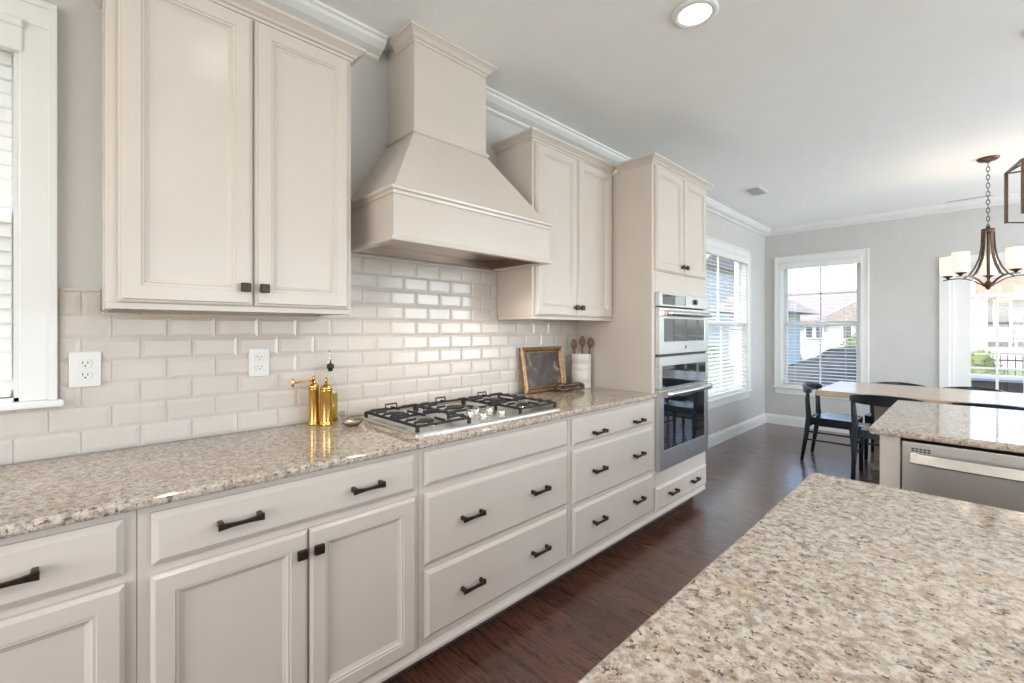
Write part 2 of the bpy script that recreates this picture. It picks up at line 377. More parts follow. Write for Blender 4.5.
# ------------------------------------------------------------------ windows (structure, with parts)
def to_far(bm):       # window drawn on the left wall facing +x (along y) -> far wall facing -y (along x)
    for v in bm.verts: v.co = Vector((v.co.y, YC - v.co.x, v.co.z))
def make_window(name, a0, a1, z0, z1, far=False, muntins=True, slat_tilt=8, tiltsign=-1):
    cs = .080
    def put(nm, bm, m, par=None):
        if far: to_far(bm)
        return struct(nm, bm, m, par)
    bm = B()      # casing with backband
    for (p0, p1, q0, q1) in ((a0 - cs, a0, z0, z1 + .0), (a1, a1 + cs, z0, z1 + .0), (a0 - cs, a1 + cs, z1, z1 + cs)):
        box(bm, 0, .018, p0, p1, q0, q1, .003)
    for (p0, p1, q0, q1) in ((a0 - cs - .004, a0 - cs + .016, z0, z1 + cs - .016), (a1 + cs - .016, a1 + cs + .004, z0, z1 + cs - .016), (a0 - cs - .004, a1 + cs + .004, z1 + cs - .016, z1 + cs + .004)):
        box(bm, 0, .026, p0, p1, q0, q1, .0012)
    root = put(name, bm, M['trim'])
    bm = B()      # jamb lining
    for (p0, p1, q0, q1) in ((a0, a0 + .012, z0, z1), (a1 - .012, a1, z0, z1), (a0, a1, z1 - .012, z1), (a0, a1, z0, z0 + .012)):
        box(bm, -WT, 0, p0, p1, q0, q1)
    put('jamb', bm, M['trim'], root)
    bm = B(); box(bm, -.05, .045, a0 - cs - .02, a1 + cs + .02, z0 - .022, z0, .006, 2); put('sill', bm, M['trim'], root)
    if z0 < 1.0:
        bm = B(); box(bm, 0, .018, a0 - cs, a1 + cs, z0 - .105, z0 - .022, .003); put('apron', bm, M['trim'], root)
    zm = (z0 + z1) / 2 - .02
    for nm, q0, q1, x0, x1 in (('upper_sash', zm, z1 - .012, -.115, -.080), ('lower_sash', z0 + .012, zm + .045, -.080, -.045)):
        bm = B(); s = .042
        box(bm, x0, x1, a0 + .012, a0 + .012 + s, q0, q1); box(bm, x0, x1, a1 - .012 - s, a1 - .012, q0, q1)
        box(bm, x0, x1, a0 + .012 + s, a1 - .012 - s, q0, q0 + s); box(bm, x0, x1, a0 + .012 + s, a1 - .012 - s, q1 - s, q1)
        if muntins:
            am = (a0 + a1) / 2; box(bm, x0 + .008, x1 - .008, am - .009, am + .009, q0 + s, q1 - s)
            if nm == 'upper_sash':
                zq = (q0 + q1) / 2; box(bm, x0 + .008, x1 - .008, a0 + .05, a1 - .05, zq - .009, zq + .009)
        sash = put(nm, bm, M['trim'], root)
        bm = B(); xm = (x0 + x1) / 2; box(bm, xm - .002, xm + .002, a0 + .05, a1 - .05, q0 + .04, q1 - .04); put('pane', bm, M['glass'], sash)
    # venetian blind: valance, slats, bottom rail
    bm = B(); box(bm, -.012, .024, a0 - .01, a1 + .01, z1 - .095, z1 + .006, .006, 2); box(bm, -.012, .030, a0 - .01, a1 + .01, z1 - .022, z1 + .006, .004); val = put('blind_valance', bm, M['trim'], root)
    bm = B(); t = math.radians(slat_tilt) * tiltsign; z = z1 - .11; w = .025
    while z > z0 + .05:
        dx, dz = w * math.cos(t), w * math.sin(t); th = .0016
        A = [(-.026 - dx, z - dz - th), (-.026 + dx, z + dz - th), (-.026 + dx, z + dz + th), (-.026 - dx, z - dz + th)]
        v0 = [bm.verts.new((p[0], a0 + .018, p[1])) for p in A]; v1 = [bm.verts.new((p[0], a1 - .018, p[1])) for p in A]
        ring_faces(bm, v0, v1); bm.faces.new(v0); bm.faces.new(v1)
        z -= .0445
    put('blind_slats', bm, M['slat'], root)
    bm = B(); box(bm, -.050, -.002, a0 + .018, a1 - .018, z0 + .015, z0 + .033, .004); put('blind_rail', bm, M['slat'], root)
    bm = B()
    for q in (.18, .82):
        yy = a0 + (a1 - a0) * q
        for xx in (-.051, -.001): tube(bm, [(xx, yy, z0 + .03), (xx, yy, z1 - .09)], .0011, 5)
    put('blind_cords', bm, M['slat'], root)
    return root
make_window('window_1', *LW, slat_tilt=62, muntins=False)
make_window('window_2', *LF, slat_tilt=22)
make_window('window_3', *FW, far=True, slat_tilt=4)

# glazed door unit in the far wall
bm = B(); cs = .09
for (p0, p1, q0, q1) in ((FD[0] - cs, FD[0], 0, FD[3]), (FD[1], FD[1] + cs, 0, FD[3]), (FD[0] - cs, FD[1] + cs, FD[3], FD[3] + cs)):
    box(bm, p0, p1, YC - .02, YC, q0, q1, .004)
door = struct('door_1', bm, M['trim'])
bm = B()
for p0, p1 in ((FD[0], FD[0] + .03), (FD[1] - .03, FD[1])): box(bm, p0, p1, YC, YC + WT, 0, FD[3])
box(bm, FD[0], FD[1], YC, YC + WT, FD[3] - .03, FD[3]); struct('jamb', bm, M['trim'], door)
def french_leaf(x0, x1):
    bm = B(); s = .135; y0, y1 = YC + .03, YC + .075
    gx0, gx1, gz0, gz1 = x0 + s, x1 - s, .26, 1.885
    box(bm, x0, gx0, y0, y1, .01, 2.035); box(bm, gx1, x1, y0, y1, .01, 2.035)
    box(bm, gx0, gx1, y0, y1, .01, gz0); box(bm, gx0, gx1, y0, y1, gz1, 2.035)
    leaf = struct('door_leaf', bm, M['trim'], door)
    bm = B()
    for k in (1, 2): xx = gx0 + (gx1 - gx0) * k / 3; box(bm, xx - .011, xx + .011, y0 + .004, y1 - .004, gz0, gz1)
    for k in range(1, 5): zz = gz0 + (gz1 - gz0) * k / 5; box(bm, gx0, gx1, y0 + .005, y1 - .005, zz - .011, zz + .011)
    struct('muntins', bm, M['trim'], leaf)
    bm = B(); box(bm, gx0, gx1, YC + .051, YC + .055, gz0, gz1); struct('pane', bm, M['glass'], leaf)
french_leaf(FD[0] + .03, (FD[0] + FD[1]) / 2); french_leaf((FD[0] + FD[1]) / 2, FD[1] - .03)

# window frames added in the unseen right and rear walls for the fill lamps
def plain_window(name, ax, a0, a1, z0, z1, w0, w1, n):
    bm = B()
    def bx(p0, p1, q0, q1, d0=w0, d1=w1):
        if ax == 'x': box(bm, d0, d1, p0, p1, q0, q1)
        else: box(bm, p0, p1, d0, d1, q0, q1)
    for k in range(n + 1):
        p = a0 + (a1 - a0) * k / n; bx(max(a0, p - .05), min(a1, p + .05), z0, z1)
    for q in (z0, (z0 + z1) / 2, z1): bx(a0, a1, max(z0, q - .035), min(z1, q + .035))
    struct(name, bm, M['trim'])
plain_window('window_4', 'x', .4, 4.0, .5, 2.5, XR + .02, XR + .07, 3)
plain_window('added_window_6', 'x', 4.4, 6.9, .35, 2.6, XR + .02, XR + .07, 2)
plain_window('added_window_5', 'y', 1.0, 4.2, .5, 2.5, YB - .07, YB - .02, 3)

# ------------------------------------------------------------------ tile backsplash (bevelled 3x6 tiles)
root = thing('tile_backsplash', 'cream subway tiles covering the wall between the counter and the upper cabinets', 'tiles', (0, 1.2, .916))
regions = [(-1.25, -.036, .916, 1.082), (-.036, .063, .916, 1.468), (.063, .808, .916, 1.392), (.808, 1.886, .916, 1.70), (1.886, 2.708, .916, 1.392)]
TW, TH = .1515, .0772; g = .0014
bmt = B(); bmg = B()
for (y0, y1, z0, z1) in regions: box(bmg, 0.0005, .0062, y0, y1, z0, z1)
# join regions that touch into spans per row
for row in range(11):
    za, zb = .914 + row * TH, .914 + (row + 1) * TH
    spans = []
    for (y0, y1, z0, z1) in regions:
        q0, q1 = max(za, z0), min(zb, z1)
        if q1 - q0 < .006: continue
        if spans and abs(spans[-1][1] - y0) < 1e-4 and abs(spans[-1][2] - q0) < 1e-4 and abs(spans[-1][3] - q1) < 1e-4: spans[-1][1] = y1
        else: spans.append([y0, y1, q0, q1])
    for (y0, y1, q0, q1) in spans:
        ph = .014 + (TW / 2 if row % 2 else 0)
        k = math.floor((y0 - ph) / TW)
        while ph + k * TW < y1:
            a, b = max(y0, ph + k * TW) + g, min(y1, ph + (k + 1) * TW) - g
            k += 1
            c, d = q0 + g, q1 - g
            if b - a < .004 or d - c < .004: continue
            e = min(.0125, (b - a) * .4, (d - c) * .4)
            rings = []
            for ins, h in ((0, .0062), (0, .0085), (e, .0112)):
                rings.append([bmt.verts.new((h, y, z)) for y, z in ((a + ins, c + ins), (b - ins, c + ins), (b - ins, d - ins), (a + ins, d - ins))])
            for r0, r1 in zip(rings, rings[1:]): ring_faces(bmt, r0, r1)
            bmt.faces.new(rings[-1])
obj('tiles', bmt, M['tile'], root); obj('grout_bed', bmg, M['grout'], root)

def outlet(y, z, label):
    r = thing('wall_outlet', label, 'outlet', (.0126, y, z))
    bm = B(); box(bm, .0127, .0185, y - .039, y + .039, z - .059, z + .059, .003, 2); obj('cover_plate', bm, M['plastic'], r)
    for s in (-1, 1):
        bm = B(); c = z + s * .0195
        b2 = B(); lathe(b2, [(.0168, 0), (.0168, .0025), (.0155, .0032)], seg=20)
        for v in b2.verts: v.co = Vector((.0185 + v.co.z, y + max(-.0165, min(.0165, v.co.x)), c + max(-.0138, min(.0138, v.co.y))))
        merge(bm, b2); rc = obj('receptacle', bm, M['plastic'], r)
        bm = B(); x0, x1 = .0208, .0219
        box(bm, x0, x1, y - .0072, y - .0050, c - .001, c + .0075); box(bm, x0, x1, y + .0050, y + .0072, c - .001, c + .0065)
        b2 = B(); lathe(b2, [(.0026, 0), (.0026, .0011)], seg=10)
        for v in b2.verts: v.co = Vector((x0 + v.co.z, y + v.co.x, c - .0075 + v.co.y))
        merge(bm, b2); obj('slots', bm, M['black'], rc)
    bm = B(); lathe(bm, [(.0028, 0), (.0024, .0012)], seg=10)
    for v in bm.verts: v.co = Vector((.0185 + v.co.z, y + v.co.x, z + v.co.y))
    obj('screw', bm, M['plastic'], r)
outlet(.024, 1.197, 'white duplex outlet on the tiles close beside the window casing')
outlet(.545, 1.194, 'white duplex outlet under the left upper cabinet, above the brass mills')

# ------------------------------------------------------------------ hardware
def loft(bm, secs):
    rings = []
    for (c, u, w) in secs:      # centre, half vector 1, half vector 2
        c, u, w = Vector(c), Vector(u), Vector(w)
        rings.append([bm.verts.new(c + a * u + b * w) for a, b in ((-1, -1), (1, -1), (1, 1), (-1, 1))])
    for a, b in zip(rings, rings[1:]): ring_faces(bm, a, b)
    bm.faces.new(rings[0]); bm.faces.new(rings[-1])
def pull(parent, x, y, z, L=.113):
    bm = B(); h = L / 2
    for s in (-1, 1):
        box(bm, x, x + .026, y + s * (h - .008) - .0065, y + s * (h - .008) + .0065, z - .0085, z + .0085, .002)
    n = 9; secs = []
    for i in range(n):
        t = -1 + 2 * i / (n - 1)
        hh = .0045 + .0052 * abs(t) ** 1.8; xx = x + .027 + .003 * (1 - t * t)
        secs.append(((xx, y + t * h, z - .002), (.004, 0, 0), (0, 0, hh)))
    loft(bm, secs); obj('bar_pull', bm, M['bronze'], parent, 'dark bronze pull')
def knob(parent, x, y, z):
    bm = B(); b2 = B(); lathe(b2, [(.009, 0), (.006, .006), (.006, .014)], seg=12)
    for v in b2.verts: v.co = Vector((x + v.co.z, y + v.co.x, z + v.co.y))
    merge(bm, b2)
    box(bm, x + .013, x + .024, y - .0155, y + .0155, z - .0155, z + .0155, .003, 2)
    obj('square_knob', bm, M['bronze'], parent, 'dark bronze square knob')

FX = .61
def carcass(bm, x1, y0, y1, z0, z1):
    box(bm, .016, x1, y0 + .0006, y1 - .0006, z0, z1, .0015)
def base_cabinet(label, y0, y1, fronts, toe=True, group=None, bead=True):
    r = thing('base_cabinet', label, 'cabinet', (.3, (y0 + y1) / 2, 0))
    bm = B(); carcass(bm, FX, y0, y1, .105, .8848)
    obj('body', bm, M['cab'], r)
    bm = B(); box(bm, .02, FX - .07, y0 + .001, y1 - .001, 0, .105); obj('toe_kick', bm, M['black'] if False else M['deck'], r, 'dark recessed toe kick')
    bm = B()   # base moulding
    P0 = [(FX + .0, .088), (FX + .016, .088), (FX + .016, .100), (FX + .010, .108), (FX + .006, .116), (FX + .0, .118)]
    A = [bm.verts.new((x, y0 + .0006, z)) for x, z in P0]; Bv = [bm.verts.new((x, y1 - .0006, z)) for x, z in P0]
    ring_faces(bm, A, Bv); bm.faces.new(A); bm.faces.new(Bv)
    box(bm, FX - .07, FX, y0 + .001, y1 - .001, .088, .105)
    obj('base_moulding', bm, M['cab'], r)
    for kind, a, b, z0, z1, hw in fronts:
        bm = B()
        panel(bm, FX + .0005, a, b, z0, z1, DRAWER if kind == 'drawer_front' else DOOR)
        f = obj(kind, bm, M['cab'], r)
        for (hk, hy, hz) in hw:
            if hk == 'pull': pull(f, FX + .0205, hy, hz)
            else: knob(f, FX + .0205, hy, hz)
    return r
D, DR = 'drawer_front', 'door'
base_cabinet('cream base cabinet at the photo\'s lower left corner, one drawer over one door', -.335, .111,
    [(D, -.31, .086, .726, .862, [('pull', -.112, .796)]), (DR, -.31, .087, .130, .703, [])])
base_cabinet('cream base cabinet with one wide two-pull drawer above a pair of doors', .111, .931,
    [(D, .138, .909, .728, .862, [('pull', .333, .796), ('pull', .713, .796)]),
     (DR, .136, .5205, .130, .703, [('knob', .498, .640)]), (DR, .5265, .911, .130, .703, [('knob', .549, .640)])])
base_cabinet('cream cooktop base cabinet with a pull-less top panel and two deep drawers', .931, 1.833,
    [(D, .953, 1.811, .732, .862, []), (D, .953, 1.811, .430, .702, [('pull', 1.172, .567), ('pull', 1.588, .567)]),
     (D, .953, 1.811, .150, .408, [('pull', 1.172, .28), ('pull', 1.588, .28)])])
base_cabinet('cream three-drawer base cabinet right beside the oven tower', 1.833, 2.709,
    [(D, 1.857, 2.698, .722, .862, [('pull', 2.075, .768), ('pull', 2.495, .768)]), (D, 1.857, 2.698, .412, .698, [('pull', 2.075, .560), ('pull', 2.495, .560)]),
     (D, 1.857, 2.698, .146, .392, [('pull', 2.075, .28), ('pull', 2.495, .28)])])
base_cabinet('cream base cabinet under the window, out past the left edge of the photo', -1.25, -.335,
    [(D, -1.226, -.358, .726, .862, []), (DR, -1.226, -.795, .130, .703, [('knob', -.82, .640)]), (DR, -.789, -.358, .130, .703, [('knob', -.765, .640)])])

# counter along the wall
bm = B()
prof = [(.0, .885), (.642, .885), (.648, .889), (.650, .894), (.650, .905), (.647, .911), (.640, .914), (.0, .914)]
prof = [(x if x > 0 else .0145, z) for x, z in prof]
A = [bm.verts.new((x, -1.25, z)) for x, z in prof]; Bv = [bm.verts.new((x, 2.7085, z)) for x, z in prof]
ring_faces(bm, A, Bv); bm.faces.new(A); bm.faces.new(Bv)
tag(based('granite_countertop', bm, M['granite'], (.3, .7, .885)), 'long speckled beige granite worktop running along the tiled wall', 'countertop')

# ------------------------------------------------------------------ upper cabinets
CC = [(0, 2.424), (.005, 2.424), (.007, 2.433), (.015, 2.436), (.020, 2.444), (.032, 2.453), (.040, 2.459), (.045, 2.461), (.046, 2.473), (0, 2.473)]
def upper(label, y0, y1, d1, d2, knob_z, z0=1.392, left_return=True, right_return=True):
    r = thing('upper_cabinet', label, 'cabinet', (.16, (y0 + y1) / 2, z0))
    bm = B()
    box(bm, .0005, .305, y0, y1, z0 + .018, 2.426, .0015)
    box(bm, .287, .305, y0, y1, z0, z0 + .018); box(bm, .0135, .287, y0, y0 + .016, z0, z0 + .018); box(bm, .0135, .287, y1 - .016, y1, z0, z0 + .018)
    obj('body', bm, M['cab'], r)
    bm = B(); box(bm, .0135, .286, y0 + .017, y1 - .017, z0 + .013, z0 + .0178); obj('underside', bm, M['cab_in'], r, 'bare wood underside')
    bm = B()
    path = [(.0, y0), (.305, y0), (.305, y1), (.0, y1)]
    if not right_return: path = path[:3]
    sweep(bm, path[::-1] if False else path, [(o, z) for o, z in CC]) if False else None
    # outward is to the right of the direction: go from the wall at y1 ... so walk y0 side last
    pts = [(.0005, y0), (.305, y0), (.305, y1)] + ([(.0005, y1)] if right_return else [])
    sweep(bm, pts, CC); obj('crown_moulding', bm, M['cab'], r)
    for (a, b, ks) in ((d1[0], d1[1], 1), (d2[0], d2[1], -1)):
        bm = B(); panel(bm, .3055, a, b, z0 + .020, 2.418, UDOOR); f = obj('door', bm, M['cab'], r)
        knob(f, .3255, b - .026 if ks == 1 else a + .026, knob_z)
    return r
upper('tall cream upper cabinet with two doors hanging left of the range hood', .064, .807, (.090, .4445), (.4515, .790), 1.474)
upper('cream upper cabinet with two doors between range hood and oven tower', 1.887, 2.709, (1.908, 2.294), (2.300, 2.686), 1.470, right_return=False)

# ------------------------------------------------------------------ range hood
r = thing('range_hood', 'cream painted wooden range hood with tapered body above the cooktop', 'range hood', (.2, 1.385, 1.70))
HY0, HY1, HX, HZ0, HZ1 = .915, 1.866, .455, 1.705, 1.892
CY0, CY1, CX, CZ = 1.140, 1.584, .248, 2.262
bm = B()
box(bm, HX - .02, HX, HY0, HY1, HZ0, HZ1); box(bm, .013, HX - .02, HY0, HY0 + .02, HZ0, HZ1); box(bm, .013, HX - .02, HY1 - .02, HY1, HZ0, HZ1)
obj('apron_box', bm, M['cab'], r)
LIP = [(0, HZ0 - .014), (.010, HZ0 - .014), (.012, HZ0 - .008), (.012, HZ0 + .002), (.006, HZ0 + .006), (0, HZ0 + .006)]
bm = B(); sweep(bm, [(.014, HY0), (HX, HY0), (HX, HY1), (.014, HY1)], [(o - .022 if o == 0 else o, z) for o, z in LIP]); obj('lower_lip', bm, M['cab'], r)
MOULD = [(-.01, HZ1 - .012), (.006, HZ1 - .012), (.008, HZ1), (.016, HZ1 + .006), (.018, HZ1 + .016), (.012, HZ1 + .020), (-.01, HZ1 + .020)]
bm = B(); sweep(bm, [(.014, HY0), (HX, HY0), (HX, HY1), (.014, HY1)], MOULD); obj('apron_moulding', bm, M['cab'], r)
bm = B()
lo = [bm.verts.new(p) for p in ((.001, HY0 + .004, HZ1 + .018), (HX - .004, HY0 + .004, HZ1 + .018), (HX - .004, HY1 - .004, HZ1 + .018), (.001, HY1 - .004, HZ1 + .018))]
hi = [bm.verts.new(p) for p in ((.001, CY0, CZ), (CX, CY0, CZ), (CX, CY1, CZ), (.001, CY1, CZ))]
ring_faces(bm, lo, hi); bm.faces.new(lo[::-1]); bm.faces.new(hi); obj('tapered_body', bm, M['cab'], r)
bm = B(); box(bm, .001, CX, CY0, CY1, CZ, CEIL - .001); obj('chimney', bm, M['cab'], r)
NECK = [(-.01, CZ - .006), (.008, CZ - .006), (.014, CZ), (.014, CZ + .008), (.006, CZ + .014), (-.01, CZ + .014)]
bm = B(); sweep(bm, [(.001, CY0), (CX, CY0), (CX, CY1), (.001, CY1)], NECK); obj('neck_moulding', bm, M['cab'], r)
HC = [(0, CEIL - .056), (.005, CEIL - .056), (.007, CEIL - .046), (.016, CEIL - .040), (.026, CEIL - .026), (.038, CEIL - .015), (.044, CEIL - .012), (.046, CEIL - .001), (0, CEIL - .001)]
bm = B(); sweep(bm, [(.09, CY0), (CX, CY0), (CX, CY1), (.09, CY1)], HC); obj('crown_moulding', bm, M['cab'], r)
bm = B(); box(bm, .014, HX - .021, HY0 + .021, HY1 - .021, HZ0 + .035, HZ0 + .06); 
box(bm, HX - .034, HX - .021, HY0 + .021, HY1 - .021, HZ0 - .004, HZ0 + .035); box(bm, .014, .024, HY0 + .021, HY1 - .021, HZ0 - .004, HZ0 + .035)
box(bm, .024, HX - .034, HY0 + .021, HY0 + .031, HZ0 - .004, HZ0 + .035); box(bm, .024, HX - .034, HY1 - .031, HY1 - .021, HZ0 - .004, HZ0 + .035)
obj('steel_liner', bm, M['hoodsteel'], r, 'brushed steel liner')
for yy in (1.13, 1.65):
    bm = B(); lathe(bm, [(.030, 0), (.030, .004), (.024, .006)], (.36, yy, HZ0 + .028)); obj('hood_lamp', bm, M['lens'], r, 'lit round lamp')
    d = bpy.data.lights.new('hood_lamp_light', 'SPOT'); d.energy = 9; d.spot_size = math.radians(120); d.spot_blend = .8; d.color = (1, .86, .68); d.shadow_soft_size = .03
    o = bpy.data.objects.new('hood_lamp_light', d); C.objects.link(o); o.location = (.36, yy, HZ0 + .02)

# ------------------------------------------------------------------ oven tower
TY0, TY1 = 2.7095, 3.562
r = thing('oven_tower', 'tall cream cabinet housing the wall oven, with two doors on top and a drawer below', 'cabinet', (.3, (TY0 + TY1) / 2, 0))
bm = B(); OZ0, OZ1 = .395, 1.575; OY0, OY1 = 2.760, 3.528
box(bm, .0005, FX, TY0, OY0, .105, 2.426, .0015); box(bm, .0005, FX, OY1, TY1, .105, 2.426, .0015)
box(bm, .0005, FX, OY0, OY1, .105, OZ0); box(bm, .0005, FX, OY0, OY1, OZ1, 2.426); box(bm, .0005, .02, OY0, OY1, OZ0, OZ1)
obj('body', bm, M['cab'], r)
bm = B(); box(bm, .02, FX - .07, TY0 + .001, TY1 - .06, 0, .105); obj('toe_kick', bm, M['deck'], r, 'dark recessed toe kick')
bm = B(); sweep(bm, [(FX, TY0 + .0006), (FX, TY1 - .04)], [(0, .088), (.016, .088), (.016, .100), (.010, .108), (.006, .116), (0, .118)]); obj('base_moulding', bm, M['cab'], r)
bm = B(); sweep(bm, [(.3525, TY0), (FX, TY0), (FX, TY1), (.0005, TY1)], CC); obj('crown_moulding', bm, M['cab'], r)
for a, b, ks in ((2.742, 3.131, 1), (3.139, 3.532, -1)):
    bm = B(); panel(bm, FX + .0005, a, b, 1.722, 2.418, UDOOR); f = obj('door', bm, M['cab'], r); knob(f, FX + .0205, b - .026 if ks == 1 else a + .026, 1.775)
bm = B(); panel(bm, FX + .0005, 2.738, 3.536, .128, .285, DRAWER); f = obj('drawer_front', bm, M['cab'], r)
pull(f, FX + .0205, 2.955, .215); pull(f, FX + .0205, 3.30, .215)

# wall oven with upper small oven and lower oven
r = thing('wall_oven', 'stainless double wall oven built into the tall cream cabinet', 'oven', (.33, 3.138, OZ0))
bm = B(); box(bm, .05, FX - .005, OY0 + .004, OY1 - .004, OZ0 + .002, OZ1 - .002); obj('oven_body', bm, M['black'], r)
a, b = OY0 - .008, OY1 + .008
x0 = FX + .001
bm = B(); box(bm, x0, x0 + .030, a, b, 1.487, 1.580, .003); cp = obj('control_panel', bm, M['steel'], r)
bm = B(); box(bm, x0 + .0302, x0 + .0315, a + .045, a + .39, 1.500, 1.567); obj('display', bm, M['blackglass'], cp)
bm = B(); lathe(bm, [(.019, 0), (.019, .012), (.016, .016)], seg=20)
for v in bm.verts: v.co = Vector((x0 + .0302 + v.co.z, 3.295 + v.co.x, 1.533 + v.co.y))
obj('control_knob', bm, M['black'], cp)
def oven_door(z0, z1, w0, w1, hz, hr, bz):
    bm = B(); wy0, wy1 = a + .065, b - .065
    box(bm, x0, x0 + .030, a + .002, wy0, z0, z1, .002); box(bm, x0, x0 + .030, wy1, b - .002, z0, z1, .002)
    box(bm, x0, x0 + .030, wy0, wy1, z0, w0, .002); box(bm, x0, x0 + .030, wy0, wy1, w1, z1, .002)
    d = obj('oven_door', bm, M['steel'], r)
    bm = B(); box(bm, x0 + .004, x0 + .027, wy0 + .0005, wy1 - .0005, w0 + .0005, w1 - .0005); obj('door_window', bm, M['blackglass'], d)
    bm = B()
    n = 13; pts = [(x0 + .058 + .016 * (1 - (2 * i / (n - 1) - 1) ** 2), a + .035 + (b - a - .07) * i / (n - 1), hz) for i in range(n)]
    tube(bm, pts, hr, 10)
    for yy in (a + .045, b - .045): box(bm, x0 + .0295, x0 + .066, yy - .012, yy + .012, hz - hr * .9, hz + hr * .9, .003)
    obj('door_handle', bm, M['chrome'], d)
    bm = B(); b2 = B(); ring = [(.0125 * math.cos(t * PI / 10), .0125 * math.sin(t * PI / 10), 0) for t in range(20)]; tube(b2, ring, .0014, 6, closed=True)
    c = B(); lathe(c, [(.0115, 0), (.0110, .001)], seg=20); merge(b2, c)
    s = [(-.006, .003, .0015), (-.003, .006, .0015), (.0, .002, .0015), (-.003, -.005, .0015), (-.006, -.002, .0015), (0, 0, .0015), (.005, .004, .0015), (.002, .006, .0015), (.001, 0, .0015), (.003, -.005, .0015), (.007, -.003, .0015)]
    tube(b2, s, .0008, 5)
    for v in b2.verts: v.co = Vector((x0 + .0302 + v.co.z, (a + b) / 2 + v.co.x, bz + v.co.y))
    merge(bm, b2); obj('round_badge', bm, M['pewter'], d, 'small round grey maker\'s badge')
oven_door(1.166, 1.478, 1.250, 1.404, 1.440, .019, 1.208)
bm = B(); box(bm, x0, x0 + .012, a + .004, b - .004, 1.150, 1.164); vt = obj('vent_strip', bm, M['black'], r)
bm = B(); box(bm, x0, x0 + .032, a, b, 1.085, 1.149, .003); 
box(bm, x0, x0 + .030, a, a + .040, .935, 1.085); box(bm, x0, x0 + .030, b - .040, b, .935, 1.085); box(bm, x0, x0 + .022, a + .04, b - .04, .935, .940)
p = obj('lower_control_frame', bm, M['steel'], r)
bm = B(); box(bm, x0, x0 + .027, a + .0405, b - .0405, .9405, 1.0845); obj('glass_control_panel', bm, M['blackglass'], p)
oven_door(.392, .930, .520, .872, .900, .021, .455)

# ------------------------------------------------------------------ cooktop
KY0, KY1, KX0, KX1 = .945, 1.822, .085, .585
r = thing('gas_cooktop', 'stainless gas cooktop with black iron grates set in the granite', 'cooktop', (.33, 1.385, .9145))
bm = B()
rings = []
for ins, z in ((0, .9145), (0, .919), (.006, .925), (.022, .925), (.030, .920)):
    rr = .03 - min(ins, .02); pts = []
    for cx, cy, a0 in ((KX1 - ins - rr, KY1 - ins - rr, 0), (KX0 + ins + rr, KY1 - ins - rr, 90), (KX0 + ins + rr, KY0 + ins + rr, 180), (KX1 - ins - rr, KY0 + ins + rr, 270)):
        for k in range(5):
            t = math.radians(a0 + 22.5 * k); pts.append(bm.verts.new((cx + rr * math.cos(t), cy + rr * math.sin(t), z)))
    rings.append(pts)
for p0, p1 in zip(rings, rings[1:]): ring_faces(bm, p0, p1)
bm.faces.new(rings[-1]); bm.faces.new(rings[0][::-1]); obj('steel_pan', bm, M['steel'], r)
def burner(x, y, s):
    bm = B(); lathe(bm, [(.052 * s, .9202), (.052 * s, .924), (.040 * s, .931), (.036 * s, .934)], (x, y, 0)); bb = obj('burner', bm, M['chrome'], r)
    bm = B(); lathe(bm, [(.034 * s, .934), (.036 * s, .938), (.030 * s, .942), (0, .9425)], (x, y, 0)); obj('burner_cap', bm, M['iron'], bb)
for x, y, s in ((.20, 1.085, .85), (.43, 1.085, 1.0), (.24, 1.385, 1.25), (.20, 1.685, 1.0), (.43, 1.685, .85)): burner(x, y, s)
def bar(bm, p, q, w=.0065, h=.0065):
    p, q = Vector(p), Vector(q); d = (q - p).normalized(); u = Vector((-d.y, d.x, 0)) if abs(d.z) < .9 else Vector((1, 0, 0)); n = d.cross(u)
    loft(bm, [(p, u * w, n * h), (q, u * w, n * h)])
GZ = .957
def grate(y0, y1, x0, x1, cut=None):
    bm = B(); z = GZ - .010; w = .0042
    for p, q in (((x0, y0, z), (x1, y0, z)), ((x0, y1, z), (x1, y1, z)), ((x0, y0, z), (x0, y1, z)), ((x1, y0, z), (x1, y1, z))): bar(bm, p, q, w, .005)
    ym = (y0 + y1) / 2; n = 7 if cut is None else 4
    for i in range(n):
        xx = x0 + .030 + (x1 - x0 - .06) * i / (n - 1)
        reach = .052 if (i % 3 != 0 or cut) else .092
        for s, ye in ((1, y0), (-1, y1)):
            loft(bm, [((xx, ye, z), (.0045, 0, 0), (0, 0, .006)), ((xx, ye + s * .010, GZ), (.0045, 0, 0), (0, 0, .005)), ((xx, ye + s * reach, GZ), (.0032, 0, 0), (0, 0, .0045))])
    bar(bm, (x0, ym, GZ - .002), (x0 + (x1 - x0) * .16, ym, GZ - .002), .0038, .0045); bar(bm, (x1, ym, GZ - .002), (x1 - (x1 - x0) * .16, ym, GZ - .002), .0038, .0045)
    if cut is None:
        xm = (x0 + x1) / 2; bar(bm, (xm, y0, z), (xm, y1, z), w, .005); bar(bm, (xm - .07, ym, GZ - .002), (xm + .07, ym, GZ - .002), .0038, .0045)
    for xx in (x0, x1):
        for yy in (y0, y1): box(bm, xx - .006, xx + .006, yy - .006, yy + .006, .9205, z)
    tube(bm, [(x0, ym - .030, z), (x0 - .004, ym - .030, GZ + .013), (x0 - .004, ym + .030, GZ + .013), (x0, ym + .030, z)], .0042, 6, smooth=False)
    obj('grate', bm, M['iron'], r, 'black cast-iron grate')
grate(.966, 1.226, KX0 + .03, KX1 - .035); grate(1.238, 1.532, KX0 + .03, .385, cut=1); grate(1.544, 1.802, KX0 + .03, KX1 - .035)
